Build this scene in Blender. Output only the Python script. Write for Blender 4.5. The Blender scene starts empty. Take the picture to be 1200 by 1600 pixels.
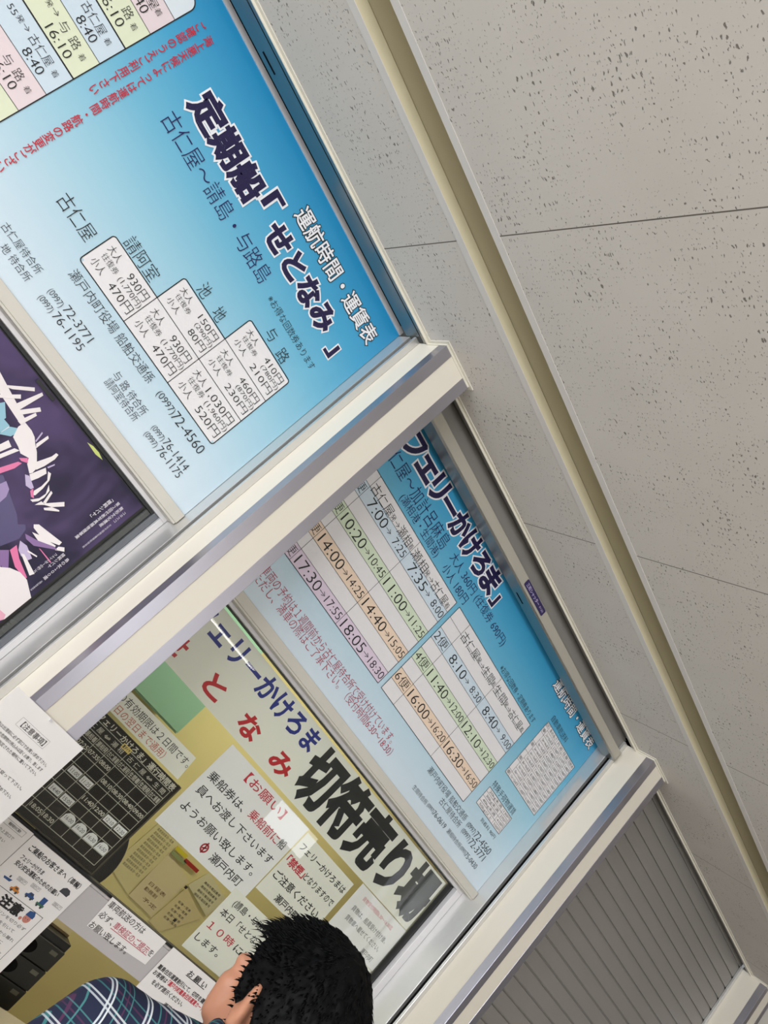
import bpy, bmesh, math, random
from mathutils import Vector, Matrix
random.seed(7)
SC = bpy.context.scene
COL = SC.collection

# ------------------------------------------------------------ camera, world, exposure
cam_d = bpy.data.cameras.new('camera')
cam_d.sensor_fit = 'AUTO'; cam_d.sensor_width = 36.0
cam_d.lens = 1302.32 / 1600.0 * 36.0
cam_d.clip_start = 0.02; cam_d.clip_end = 200
cam = bpy.data.objects.new('camera', cam_d); COL.objects.link(cam)
RIGHT = (0.45579632, -0.55882507, 0.69279452)
DOWN = (0.74071888, -0.19344339, -0.64336242)
FWD = (0.49354357, 0.80640821, 0.32576149)
cam.matrix_world = Matrix(((RIGHT[0], -DOWN[0], -FWD[0], 0.0),
                           (RIGHT[1], -DOWN[1], -FWD[1], 0.0),
                           (RIGHT[2], -DOWN[2], -FWD[2], 1.55),
                           (0, 0, 0, 1)))
SC.camera = cam
SC.view_settings.view_transform = 'Standard'
SC.view_settings.look = 'None'
SC.view_settings.gamma = 1.0
SC.view_settings.use_curve_mapping = False
SC.view_settings.exposure = 0.0

W = bpy.data.worlds.new('World'); SC.world = W; W.use_nodes = True
W.node_tree.nodes['Background'].inputs[0].default_value = (0.75, 0.85, 1.0, 1)
W.node_tree.nodes['Background'].inputs[1].default_value = 0.6

def area(name, loc, direction, sx, sy, power, color=(1, 1, 1)):
    l = bpy.data.lights.new(name, 'AREA'); l.shape = 'RECTANGLE'; l.size = sx; l.size_y = sy
    l.energy = power; l.color = color
    o = bpy.data.objects.new(name, l); COL.objects.link(o)
    o.location = loc
    o.rotation_euler = Vector(direction).to_track_quat('-Z', 'Y').to_euler()
    return o

# added area lights for an assumed left entrance and assumed rear windows, not modelled
area('assumed_entrance_light', (-4.6, -1.6, 1.35), (1, 0.12, 0.08), 5.4, 2.2, 345, (0.91, 0.95, 1.0))
area('assumed_rear_window_light', (2.2, -7.7, 1.5), (0.0, 1, 0.0), 6.5, 1.9, 150, (0.95, 0.97, 1.0))
LAMP_POWER = 11.5
OFFICE_POWER = 12

# ------------------------------------------------------------ helpers
def lin(c):
    return tuple(((v / 255.0) / 12.92 if v / 255.0 <= 0.04045 else ((v / 255.0 + 0.055) / 1.055) ** 2.4) for v in c)

def mat(name, rgb, rough=0.6, metal=0.0, spec=0.5):
    m = bpy.data.materials.new(name); m.use_nodes = True
    b = m.node_tree.nodes['Principled BSDF']
    b.inputs['Base Color'].default_value = (*lin(rgb), 1)
    b.inputs['Roughness'].default_value = rough
    b.inputs['Metallic'].default_value = metal
    b.inputs['Specular IOR Level'].default_value = spec
    return m

def nodes(m):
    return m.node_tree.nodes, m.node_tree.links, m.node_tree.nodes['Principled BSDF']

def noise_tint(m, scale=(4, 4, 4), amount=0.06, rough_amount=0.1, detail=4):
    N, L, b = nodes(m)
    tc = N.new('ShaderNodeTexCoord'); mp = N.new('ShaderNodeMapping'); nz = N.new('ShaderNodeTexNoise')
    mp.inputs['Scale'].default_value = scale; nz.inputs['Scale'].default_value = 1.0; nz.inputs['Detail'].default_value = detail
    L.new(tc.outputs['Object'], mp.inputs['Vector']); L.new(mp.outputs['Vector'], nz.inputs['Vector'])
    mix = N.new('ShaderNodeMix'); mix.data_type = 'RGBA'; mix.blend_type = 'MIX'
    base = tuple(b.inputs['Base Color'].default_value)
    mix.inputs[6].default_value = tuple(min(1, v * (1 - amount)) for v in base[:3]) + (1,)
    mix.inputs[7].default_value = tuple(min(1, v * (1 + amount)) for v in base[:3]) + (1,)
    L.new(nz.outputs['Fac'], mix.inputs[0]); L.new(mix.outputs[2], b.inputs['Base Color'])
    r = b.inputs['Roughness'].default_value
    mr = N.new('ShaderNodeMapRange'); mr.inputs['To Min'].default_value = max(0.03, r - rough_amount); mr.inputs['To Max'].default_value = min(1, r + rough_amount)
    L.new(nz.outputs['Fac'], mr.inputs['Value']); L.new(mr.outputs['Result'], b.inputs['Roughness'])
    return m

class MB:
    """collects geometry for ONE mesh object"""
    def __init__(self): self.v = []; self.f = []
    def add(self, vs, fs):
        o = len(self.v); self.v += [tuple(p) for p in vs]; self.f += [tuple(i + o for i in f) for f in fs]
        return self
    def box(self, x0, x1, y0, y1, z0, z1):
        if x0 > x1: x0, x1 = x1, x0
        if y0 > y1: y0, y1 = y1, y0
        if z0 > z1: z0, z1 = z1, z0
        return self.add([(x0, y0, z0), (x1, y0, z0), (x1, y1, z0), (x0, y1, z0), (x0, y0, z1), (x1, y0, z1), (x1, y1, z1), (x0, y1, z1)],
                        [(0, 3, 2, 1), (4, 5, 6, 7), (0, 1, 5, 4), (1, 2, 6, 5), (2, 3, 7, 6), (3, 0, 4, 7)])
    def quad(self, x0, x1, z0, z1, y):          # flat print on a plane facing the hall (-Y)
        return self.add([(x0, y, z0), (x1, y, z0), (x1, y, z1), (x0, y, z1)], [(0, 1, 2, 3)])
    def poly(self, pts, y):
        a = sum(pts[i][0] * pts[(i + 1) % len(pts)][1] - pts[(i + 1) % len(pts)][0] * pts[i][1] for i in range(len(pts)))
        if a < 0: pts = pts[::-1]
        return self.add([(x, y, z) for x, z in pts], [tuple(range(len(pts)))])
    def line(self, x0, z0, x1, z1, w, y):
        d = Vector((x1 - x0, z1 - z0)).normalized(); n = Vector((-d.y, d.x)) * w / 2
        return self.poly([(x0 - n.x, z0 - n.y), (x1 - n.x, z1 - n.y), (x1 + n.x, z1 + n.y), (x0 + n.x, z0 + n.y)], y)
    def rframe(self, x0, x1, z0, z1, w, y):
        self.quad(x0, x1, z1 - w, z1, y); self.quad(x0, x1, z0, z0 + w, y)
        self.quad(x0, x0 + w, z0, z1, y); return self.quad(x1 - w, x1, z0, z1, y)
    def prism_x(self, prof, x0, x1):            # (y, z) profile swept along X
        n = len(prof)
        vs = [(x0, y, z) for y, z in prof] + [(x1, y, z) for y, z in prof]
        fs = [(i, (i + 1) % n, n + (i + 1) % n, n + i) for i in range(n)]
        return self.add(vs, fs + [tuple(range(n - 1, -1, -1)), tuple(range(n, 2 * n))])
    def prism_z(self, prof, z0, z1):            # (x, y) profile swept along Z
        n = len(prof)
        vs = [(x, y, z0) for x, y in prof] + [(x, y, z1) for x, y in prof]
        fs = [(i, (i + 1) % n, n + (i + 1) % n, n + i) for i in range(n)]
        return self.add(vs, fs + [tuple(range(n - 1, -1, -1)), tuple(range(n, 2 * n))])
    def disc(self, x, z, r, y, n=20, rz=None):
        return self.poly([(x + r * math.cos(2 * math.pi * i / n), z + (rz or r) * math.sin(2 * math.pi * i / n)) for i in range(n)], y)
    def build(self, name, m, parent=None, bevel=0.0, smooth=False):
        me = bpy.data.meshes.new(name); me.from_pydata(self.v, [], self.f)
        me.update()
        if bevel > 0 or smooth:
            bm = bmesh.new(); bm.from_mesh(me); bmesh.ops.recalc_face_normals(bm, faces=bm.faces); bm.to_mesh(me); bm.free()
        o = bpy.data.objects.new(name, me); COL.objects.link(o)
        me.materials.append(m)
        if smooth:
            for p in me.polygons: p.use_smooth = True
        if bevel > 0:
            bv = o.modifiers.new('bevel', 'BEVEL'); bv.width = bevel; bv.segments = 2; bv.limit_method = 'ANGLE'; bv.angle_limit = math.radians(40)
        if parent:
            o.parent = parent; o.matrix_parent_inverse = parent.matrix_world.inverted()
        return o

def tag(o, label=None, cat=None, group=None, kind=None):
    if label: o['label'] = label
    if cat: o['category'] = cat
    if group: o['group'] = group
    if kind: o['kind'] = kind
    return o

def empty(name, loc, label=None, cat=None, group=None, kind=None):
    o = bpy.data.objects.new(name, None); COL.objects.link(o); o.location = loc; o.empty_display_size = 0.05
    o.matrix_world = Matrix.Translation(loc)
    return tag(o, label, cat, group, kind)

# ---- lettering: real outlines from the built-in font, filled as flat meshes
_fc = bpy.data.curves.new('lettering_source', 'FONT'); _fo = bpy.data.objects.new('lettering_source', _fc)
COL.objects.link(_fo); _fc.resolution_u = 3; _fc.size = 1.0
_cache = {}
def glyphs(text, bold=0.0):
    key = (text, round(bold, 4))
    if key in _cache: return _cache[key]
    _fc.body = text; _fc.bevel_depth = max(bold, 0.0); _fc.offset = min(bold, 0.0); _fc.bevel_resolution = 0
    dg = bpy.context.evaluated_depsgraph_get(); dg.update()
    ev = _fo.evaluated_get(dg); me = ev.to_mesh()
    if bold > 0:
        keep = [p for p in me.polygons if p.normal.z > 1e-5]
    else:
        keep = list(me.polygons)
    used = {}; vs = []; fs = []
    for k, p in enumerate(keep):
        f = []
        lvl = (1 + k % 40) * 6e-6 if bold > 0 else 0.0     # widened strokes overlap: each lies a hair above the last
        for i in p.vertices:
            key2 = (i, k) if bold > 0 else i
            if key2 not in used:
                used[key2] = len(vs); c = me.vertices[i].co; vs.append((c.x, c.y, lvl))
            f.append(used[key2])
        if p.normal.z < 0: f = f[::-1]
        fs.append(tuple(f))
    ev.to_mesh_clear()
    _cache[key] = (vs, fs)
    return _cache[key]

def is_cjk(t): return any(ord(ch) > 0x2E7F for ch in t)

class Lines(MB):
    """writing of which every line becomes a part of its own"""
    def __init__(self): super().__init__(); self.parts = []
    def build(self, name, m, parent=None, **k):
        for q in self.parts: q.build(name, m, parent)

def text(mb, t, x0, x1, zc, h, y, bold=0.0):
    """ink from x0 to x1, ink height h, centred at zc, on the plane y"""
    if isinstance(mb, Lines): mb.parts.append(MB()); mb = mb.parts[-1]
    vs, fs = glyphs(t, bold)
    if not vs: return
    base, _ = glyphs(t, 0.0)
    a = min(v[0] for v in base); b = max(v[0] for v in base)
    sx = (x1 - x0) / max(b - a, 1e-6)
    if is_cjk(t): sz = h / 0.90; mid = 0.38
    else: sz = h / 0.74; mid = 0.355
    mb.add([(x0 + (v[0] - a) * sx, y - v[2], zc + (v[1] - mid) * sz) for v in vs], fs)

def vtext(mb, t, xc, ztop, zbot, w, y, bold=0.0):
    """vertical writing, one character under the other"""
    n = len(t); st = (ztop - zbot) / n
    for i, ch in enumerate(t):
        z = ztop - st * (i + 0.5)
        if ch in '「」ー':                        # these turn when written downwards
            vs, fs = glyphs(ch, bold)
            mb.add([(xc + (v[1] - 0.38) * w / 0.95, y - v[2], z - (v[0] - 0.5) * st) for v in vs], [f for f in fs])
            continue
        vs, fs = glyphs(ch, bold)
        if not vs: continue
        a = min(v[0] for v in vs); b = max(v[0] for v in vs)
        cx = (a + b) / 2 if not is_cjk(ch) else 0.5
        mb.add([(xc + (v[0] - cx) * w / 0.95, y - v[2], z + (v[1] - 0.38) * st) for v in vs], fs)

def put_lines(parent, items, m, y, bold=0.0, name='lettering'):
    """every line of writing is a part of its own"""
    for it in items:
        mb = MB(); text(mb, *it, y, bold); mb.build(name, m, parent)

def texts(items, y, bold=0.0):
    mb = MB()
    for it in items: text(mb, *it, y, bold)
    return mb

# ------------------------------------------------------------ materials
CREAM = noise_tint(mat('cream_paint', (229, 222, 208), 0.42), (6, 6, 3), 0.02, 0.06)
STEEL = noise_tint(mat('stainless_steel', (216, 215, 213), 0.3, 0.62), (60, 60, 2), 0.02, 0.02)
SATIN = mat('satin_guard_metal', (182, 180, 190), 0.3, 0.88)
HEADSTEEL = noise_tint(mat('head_plate_steel', (165, 165, 162), 0.36, 1.0), (2, 140, 140), 0.02, 0.02)
SHUTGREY = noise_tint(mat('shutter_grey_paint', (138, 134, 129), 0.42), (2, 2, 8), 0.03, 0.06)
BARGREY = noise_tint(mat('shutter_bar_paint', (172, 167, 155), 0.45), (5, 3, 3), 0.03, 0.06)
DARK = mat('painted_recess_shade', (20, 19, 19), 0.9, 0, 0.05)  # near-black colour stands in for the shade inside slots and holes
RUBBER = mat('black_gasket', (36, 36, 37), 0.55)
ALU = noise_tint(mat('anodised_aluminium', (218, 216, 218), 0.4, 0.3), (3, 3, 40), 0.03, 0.06)
RAILALU = noise_tint(mat('sign_rail_paint', (206, 202, 192), 0.4), (12, 3, 3), 0.02, 0.05)
TRIM = noise_tint(mat('ceiling_trim_vinyl', (222, 217, 203), 0.5), (5, 5, 5), 0.02)
GROOVE = noise_tint(mat('groove_cream_paint', (214, 204, 174), 0.6), (5, 5, 5), 0.02)
FLANGE = noise_tint(mat('flange_paint', (214, 210, 206), 0.6), (8, 8, 8), 0.02)
PLASTER = noise_tint(mat('hall_wall_paint', (216, 213, 207), 0.75), (2, 2, 2), 0.03)
FLOORM = noise_tint(mat('hall_floor_vinyl', (190, 184, 174), 0.4), (1.5, 1.5, 1.5), 0.06)
OFFICE = noise_tint(mat('office_wall_yellow', (226, 212, 150), 0.7), (1.2, 1.2, 1.2), 0.05)
PAPER = noise_tint(mat('white_paper', (238, 234, 232), 0.55), (3, 3, 3), 0.015)
PAPERW = noise_tint(mat('warm_paper', (236, 232, 220), 0.6), (3, 3, 3), 0.02)
INK = mat('black_ink', (22, 22, 24), 0.5)
INKSOFT = mat('grey_ink', (70, 66, 66), 0.6)
NAVY = mat('navy_ink', (30, 22, 88), 0.45)
NAVYDARK = mat('dark_navy_ink', (26, 18, 66), 0.45)
REDINK = mat('red_ink', (196, 40, 60), 0.5)
CRIMSON = mat('crimson_ink', (176, 28, 62), 0.5)
BLUEINK = mat('blue_film', (24, 38, 128), 0.4)
REDFILM = mat('red_film', (190, 24, 34), 0.4)
BLACKFILM = mat('black_film', (20, 19, 19), 0.3)
OUTLINE = mat('white_outline_ink', (240, 240, 244), 0.5)

def cell_mat(name, rgb): return mat(name, rgb, 0.45)
C_WHITE = cell_mat('cell_white', (231, 229, 231)); C_YEL = cell_mat('cell_pale_green', (224, 230, 202))
C_BLUE = cell_mat('cell_pale_blue', (206, 222, 234)); C_PINK = cell_mat('cell_pale_pink', (230, 214, 218))
C_ORANGE = cell_mat('cell_pale_orange', (238, 214, 192)); C_PURPLE = cell_mat('cell_pale_mauve', (222, 206, 224))
C_GREEN = cell_mat('cell_leaf_green', (212, 226, 200)); C_ICE = cell_mat('cell_ice_blue', (222, 231, 238))

def sign_material():
    m = mat('blue_sign_print', (120, 180, 210), 0.33)
    N, L, b = nodes(m)
    tc = N.new('ShaderNodeTexCoord'); sp = N.new('ShaderNodeSeparateXYZ'); mr = N.new('ShaderNodeMapRange'); cr = N.new('ShaderNodeValToRGB')
    L.new(tc.outputs['Object'], sp.inputs[0]); L.new(sp.outputs['Z'], mr.inputs['Value'])
    mr.inputs['From Min'].default_value = 1.87; mr.inputs['From Max'].default_value = 2.64
    e = cr.color_ramp.elements
    e[0].position = 0.0; e[0].color = (*lin((212, 226, 236)), 1)
    e[1].position = 1.0; e[1].color = (*lin((36, 140, 192)), 1)
    for pos, c in ((0.16, (196, 219, 232)), (0.42, (156, 204, 224)), (0.62, (112, 184, 214)), (0.80, (72, 164, 206))):
        n = e.new(pos); n.color = (*lin(c), 1)
    L.new(mr.outputs['Result'], cr.inputs['Fac']); L.new(cr.outputs['Color'], b.inputs['Base Color'])
    return m
SIGNM = sign_material()

def ceiling_material():
    m = mat('fissured_ceiling_board', (206, 201, 196), 0.85, 0, 0.2)
    N, L, b = nodes(m)
    tc = N.new('ShaderNodeTexCoord')
    def math_(op, a, bb=None, c=None):
        n = N.new('ShaderNodeMath'); n.operation = op
        for i, v in enumerate((a, bb, c)):
            if v is None: continue
            if isinstance(v, (int, float)): n.inputs[i].default_value = v
            else: L.new(v, n.inputs[i])
        return n.outputs[0]
    wob = N.new('ShaderNodeTexNoise'); wob.inputs['Scale'].default_value = 95; wob.inputs['Detail'].default_value = 2
    L.new(tc.outputs['Object'], wob.inputs['Vector'])
    sub = N.new('ShaderNodeVectorMath'); sub.operation = 'SUBTRACT'; sub.inputs[1].default_value = (0.5, 0.5, 0.5)
    L.new(wob.outputs['Color'], sub.inputs[0])
    scl = N.new('ShaderNodeVectorMath'); scl.operation = 'SCALE'; scl.inputs['Scale'].default_value = 0.011
    L.new(sub.outputs[0], scl.inputs[0])
    add = N.new('ShaderNodeVectorMath'); add.operation = 'ADD'
    L.new(tc.outputs['Object'], add.inputs[0]); L.new(scl.outputs[0], add.inputs[1])
    masks = []
    for sx, sy, off, thr, gain, nscale, lo, hi in ((62, 150, 0.0, 0.52, 0.62, 9.0, 0.36, 0.62), (110, 210, 3.3, 0.60, 0.62, 14.0, 0.34, 0.60)):
        mp = N.new('ShaderNodeMapping'); mp.inputs['Scale'].default_value = (sx, sy, 1); mp.inputs['Location'].default_value = (off, off * 2, 0)
        L.new(add.outputs[0], mp.inputs['Vector'])
        vo = N.new('ShaderNodeTexVoronoi'); vo.voronoi_dimensions = '2D'; vo.inputs['Scale'].default_value = 1.0
        L.new(mp.outputs[0], vo.inputs['Vector'])
        sc = N.new('ShaderNodeSeparateColor'); L.new(vo.outputs['Color'], sc.inputs[0])
        cl = N.new('ShaderNodeTexNoise'); cl.inputs['Scale'].default_value = nscale; cl.inputs['Detail'].default_value = 3
        L.new(tc.outputs['Object'], cl.inputs['Vector'])
        mr = N.new('ShaderNodeMapRange'); mr.inputs['From Min'].default_value = lo; mr.inputs['From Max'].default_value = hi
        L.new(cl.outputs['Fac'], mr.inputs['Value'])
        rad = math_('MULTIPLY', math_('MULTIPLY', math_('MAXIMUM', math_('SUBTRACT', sc.outputs[0], thr), 0.0), gain), mr.outputs[0])
        k = math_('SUBTRACT', rad, vo.outputs['Distance'])
        mm = N.new('ShaderNodeMapRange'); mm.inputs['From Min'].default_value = -0.03; mm.inputs['From Max'].default_value = 0.05
        L.new(k, mm.inputs['Value']); 
        gate = math_('GREATER_THAN', rad, 0.02)
        masks.append(math_('MULTIPLY', mm.outputs[0], gate))
    dots = math_('MINIMUM', math_('ADD', masks[0], masks[1]), 1.0)
    sp = N.new('ShaderNodeSeparateXYZ'); L.new(tc.outputs['Object'], sp.inputs[0])
    fr = math_('FRACT', math_('ADD', math_('DIVIDE', math_('SUBTRACT', sp.outputs['X'], 0.5354), 0.9216), 10.5))
    dist = math_('MULTIPLY', math_('ABSOLUTE', math_('SUBTRACT', fr, 0.5)), 0.9216)
    joint = math_('LESS_THAN', dist, 0.0013)
    allm = math_('MAXIMUM', math_('MULTIPLY', dots, 0.85), joint)
    mot = N.new('ShaderNodeTexNoise'); mot.inputs['Scale'].default_value = 5; mot.inputs['Detail'].default_value = 5
    L.new(tc.outputs['Object'], mot.inputs['Vector'])
    t = N.new('ShaderNodeMix'); t.data_type = 'RGBA'
    t.inputs[6].default_value = (*lin((201, 196, 190)), 1); t.inputs[7].default_value = (*lin((211, 206, 201)), 1)
    L.new(mot.outputs['Fac'], t.inputs[0])
    mx = N.new('ShaderNodeMix'); mx.data_type = 'RGBA'
    L.new(allm, mx.inputs[0]); L.new(t.outputs[2], mx.inputs[6]); mx.inputs[7].default_value = (*lin((104, 98, 92)), 1)
    L.new(mx.outputs[2], b.inputs['Base Color'])
    bp = N.new('ShaderNodeBump'); bp.inputs['Strength'].default_value = 0.5; bp.inputs['Distance'].default_value = 0.002; bp.invert = True
    L.new(allm, bp.inputs['Height']); L.new(bp.outputs[0], b.inputs['Normal'])
    return m
CEIL = ceiling_material()

def glass_material():
    m = bpy.data.materials.new('window_glass'); m.use_nodes = True
    N = m.node_tree.nodes; L = m.node_tree.links; N.remove(N['Principled BSDF'])
    tr = N.new('ShaderNodeBsdfTransparent'); tr.inputs[0].default_value = (0.97, 0.985, 0.975, 1)
    gl = N.new('ShaderNodeBsdfGlossy'); gl.inputs['Roughness'].default_value = 0.01
    fr = N.new('ShaderNodeFresnel'); ge = N.new('ShaderNodeNewGeometry'); io = N.new('ShaderNodeMapRange')
    io.inputs['To Min'].default_value = 1.33; io.inputs['To Max'].default_value = 1 / 1.33
    L.new(ge.outputs['Backfacing'], io.inputs['Value']); L.new(io.outputs[0], fr.inputs['IOR'])
    mx = N.new('ShaderNodeMixShader')
    L.new(fr.outputs[0], mx.inputs[0]); L.new(tr.outputs[0], mx.inputs[1]); L.new(gl.outputs[0], mx.inputs[2])
    L.new(mx.outputs[0], N['Material Output'].inputs[0])
    return m
GLASS = glass_material()

def emit(name, rgb, strength):
    m = mat(name, rgb, 0.5); b = m.node_tree.nodes['Principled BSDF']
    b.inputs['Emission Color'].default_value = (*lin(rgb), 1); b.inputs['Emission Strength'].default_value = strength
    return m
TUBE = emit('lamp_diffuser', (255, 250, 240), 9.0)  # glowing cover of the assumed hall lamps

# ------------------------------------------------------------ the hall
H = 2.64
BX = (-0.980, 0.8139, 2.6084, 4.397)      # left faces of the columns
CW = 0.131; YF = 1.719; YL = 1.841         # column width, its front, front of the shutter rails
RW = 0.0205                                # how far a rail stands out beside its column
def structure(o): o['kind'] = 'structure'; return o

structure(MB().box(-5, 16, -8, 2.03, -0.05, 0).build('floor', FLOORM))
structure(MB().box(-5.1, -5, -8, 1.9, 0, 2.95).build('wall_left', PLASTER))
structure(MB().box(16, 16.1, -8, 1.9, 0, 2.95).build('wall_right', PLASTER))
structure(MB().box(-5, 16, -8.1, -8, 0, 2.95).build('wall_rear', PLASTER))
fw = MB(); fw.box(-5, BX[0], 1.80, 1.9, 0, 2.95); fw.box(BX[3] + CW, 16, 1.80, 1.9, 0, 2.95)
structure(fw.build('wall_front', PLASTER))
structure(MB().box(-5.1, 16.1, -8.1, 3.12, 2.95, 3.0).build('sky_leak_cover', PLASTER))  # added unseen above the ceiling to keep sky light out of the slots
structure(MB().box(-5, 16, -8, 1.361, H, H + 0.012).build('ceiling', CEIL))
structure(MB().box(-5, 16, 1.501, 1.7975, H, H + 0.012).build('ceiling_border', CEIL))
gr = MB()
gr.prism_x([(1.383, H), (1.383, 2.80), (1.497, 2.80), (1.497, H + .042), (1.488, H + .036), (1.479, H + .027), (1.479, H), (1.500, H + .0125), (1.500, 2.803), (1.380, 2.803), (1.380, H)], -5, 16)
structure(gr.build('trim_1', GROOVE))
structure(MB().box(-5, 16, 1.361, 1.3825, H - 0.0012, H + 0.012).build('trim_2', FLANGE))
structure(MB().box(-5, 16, 1.4795, 1.501, H - 0.0012, H + 0.012).build('trim_3', FLANGE))

# columns with metal corner guards
GW = 0.031
for i, b in enumerate(BX):
    c = structure(empty('column', (b + CW / 2, 1.78, 0), kind='structure'))
    MB().box(b, b + CW, YF, 1.985, 0, H - 0.001).build('column_body', CREAM, c, 0.0015)
    for side in (0, 1):
        g = MB(); t = 0.0016
        if side == 0: prof = [(b - t, YF - t), (b + GW, YF - t), (b + GW, YF), (b, YF), (b, YF + GW), (b - t, YF + GW)]
        else: prof = [(b + CW + t, YF - t), (b + CW + t, YF + GW), (b + CW, YF + GW), (b + CW, YF), (b + CW - GW, YF), (b + CW - GW, YF - t)]
        g.prism_z(prof, 0.0, H - 0.006).build('corner_guard', SATIN, c, 0.0006)
    tr = MB(); o = 0.011
    tr.box(b - o, b, YF - o, 1.797, H - 0.003, H + 0.001); tr.box(b + CW, b + CW + o, YF - o, 1.797, H - 0.003, H + 0.001); tr.box(b, b + CW, YF - o, YF, H - 0.003, H + 0.001)
    tr.box(b - 0.003, b, YF - 0.003, 1.797, H - 0.008, H); tr.box(b, b + CW, YF - 0.003, YF, H - 0.008, H)
    tr.build('ceiling_collar', TRIM, c)

# ------------------------------------------------------------ roller shutters, one per bay
def sticker(parent, zc, y):
    s = MB(); x0, x1, hz = 1.664, 1.815, 0.0125
    pts = []
    for cx, cz, a0 in ((x1 - .005, zc + hz - .005, 0), (x0 + .005, zc + hz - .005, 90), (x0 + .005, zc - hz + .005, 180), (x1 - .005, zc - hz + .005, 270)):
        for k in range(5):
            a = math.radians(a0 + k * 22.5); pts.append((cx + .005 * math.cos(a), cz + .005 * math.sin(a)))
    s.poly(pts, y)
    st = tag(s.build('maker_sticker', mat('purple_sticker', (44, 34, 84), 0.35), parent), 'dark purple sticker on the shutter bottom bar')
    lt = MB(); text(lt, '三和シャッター', 1.675, 1.772, zc, 0.014, y - 0.0004, 0.02)
    text(lt, '0120', 1.779, 1.806, zc, 0.007, y - 0.0004)
    lt.build('sticker_lettering', mat('lilac_ink', (186, 176, 214), 0.4), st)

def shutter(i, zbar, label, closed=False):
    xa = BX[i] + CW + RW; xb = BX[i + 1] - RW
    r = empty('roller_shutter', ((xa + xb) / 2, 1.86, 0), label, 'roller shutter', 'roller shutters between the columns')
    for side in (0, 1):
        e = xa if side == 0 else xb; s = -1 if side == 0 else 1
        gm = MB()
        gm.box(e, e + s * (RW - .0005), YL, 1.8515, 0, H - .002)
        gm.box(e + s * 0.0180, e + s * (RW - .0005), 1.8515, 1.8705, 0, H - .002)
        gm.box(e, e + s * (RW - .0005), 1.8705, 1.985, 0, H - .002)
        gr_ = gm.build('guide_rail', STEEL, r, 0.0009)
        MB().box(e + s * 0.0150, e + s * 0.0179, 1.8520, 1.8700, 0, H - .003).build('slot_shade_strip', DARK, gr_)  # dark strip painting the shade at the bottom of the slot
    # the grey curtain of interlocking slats
    pitch = 0.0608; cu = MB()
    z0 = zbar + (0.047 if not closed else 0.06); z = z0
    while z < (2.72 if not closed else 2.70):
        cu.prism_x([(1.8535, z + .0015), (1.8522, z + .012), (1.8519, z + .030), (1.8525, z + .047), (1.8538, z + pitch - .0060), (1.861, z + pitch - .0020),
                    (1.861, z + pitch + .0018), (1.866, z + pitch + .0016), (1.868, z + .03), (1.866, z + .0016), (1.861, z + .0018)], xa - .012, xb + .012)
        z += pitch
    cu.build('curtain', SHUTGREY, r)
    bb = MB()
    bb.prism_x([(1.8275, zbar + .003), (1.8295, zbar), (1.8835, zbar), (1.8850, zbar + .003), (1.8850, zbar + .030), (1.872, zbar + .044), (1.8305, zbar + .044), (1.8275, zbar + .041)], xa + .002, xb - .002)
    bar = bb.build('bottom_bar', BARGREY, r)
    # stainless shoe on the underside, and the little keyhole slot
    sh = MB(); sh.prism_x([(1.8268, zbar + .007), (1.8268, zbar - .0012), (1.8856, zbar - .0012), (1.8856, zbar + .004), (1.8851, zbar + .004), (1.8851, zbar - .0004), (1.8273, zbar - .0004), (1.8273, zbar + .007)], xa + .002, xb - .002)
    so = sh.build('bar_shoe', HEADSTEEL, bar)
    xm = {0: 0.060, 1: 1.728, 2: 3.5}[i]
    MB().box(xm - .026, xm + .026, 1.862, 1.868, zbar - .0018, zbar - .0011).build('key_slot', DARK, bar)
    if i == 1: sticker(bar, zbar + .0275, 1.8270)
    # housing above the ceiling and the head plate with its slot
    hb = MB(); hb.box(xa - RW, xb + RW, 1.826, 2.02, 2.90, 2.904); hb.box(xa - RW, xb + RW, 1.8245, 1.826, H + .004, 2.9); hb.box(xa - RW, xb + RW, 2.02, 2.024, H + .02, 2.9)
    hb.box(xa - RW, xb + RW, 1.80, 1.826, 2.90, 2.904); hb.build('housing', DARK, r)
    hp = MB(); hp.box(xa - RW + .001, xb + RW - .001, 1.7995, 1.8218, H - .0015, H + .003)
    hp.build('head_plate', HEADSTEEL, r)
    return r
shutter(0, 2.640, 'raised shutter, its bottom bar flush in the slot above the stepped-fare-table signboard')
shutter(1, 2.549, 'part-lowered shutter with a purple sticker on its bar, above the white-and-pastel table signboard')
shutter(2, 0.02, 'closed grey slatted shutter filling the bay at the right end', True)
for k, i in enumerate((0, 1, 2)):
    x0 = BX[i] + CW + .001; x1 = BX[i + 1] - .001
    hm = MB(); hm.box(x0, x1, 1.786, 1.7992, H - .0028, H - .0002); hm.box(x0, x1, 1.7965, 1.7992, H - .009, H - .0028)
    structure(hm.build('trim_%d' % (4 + k), TRIM))

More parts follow.
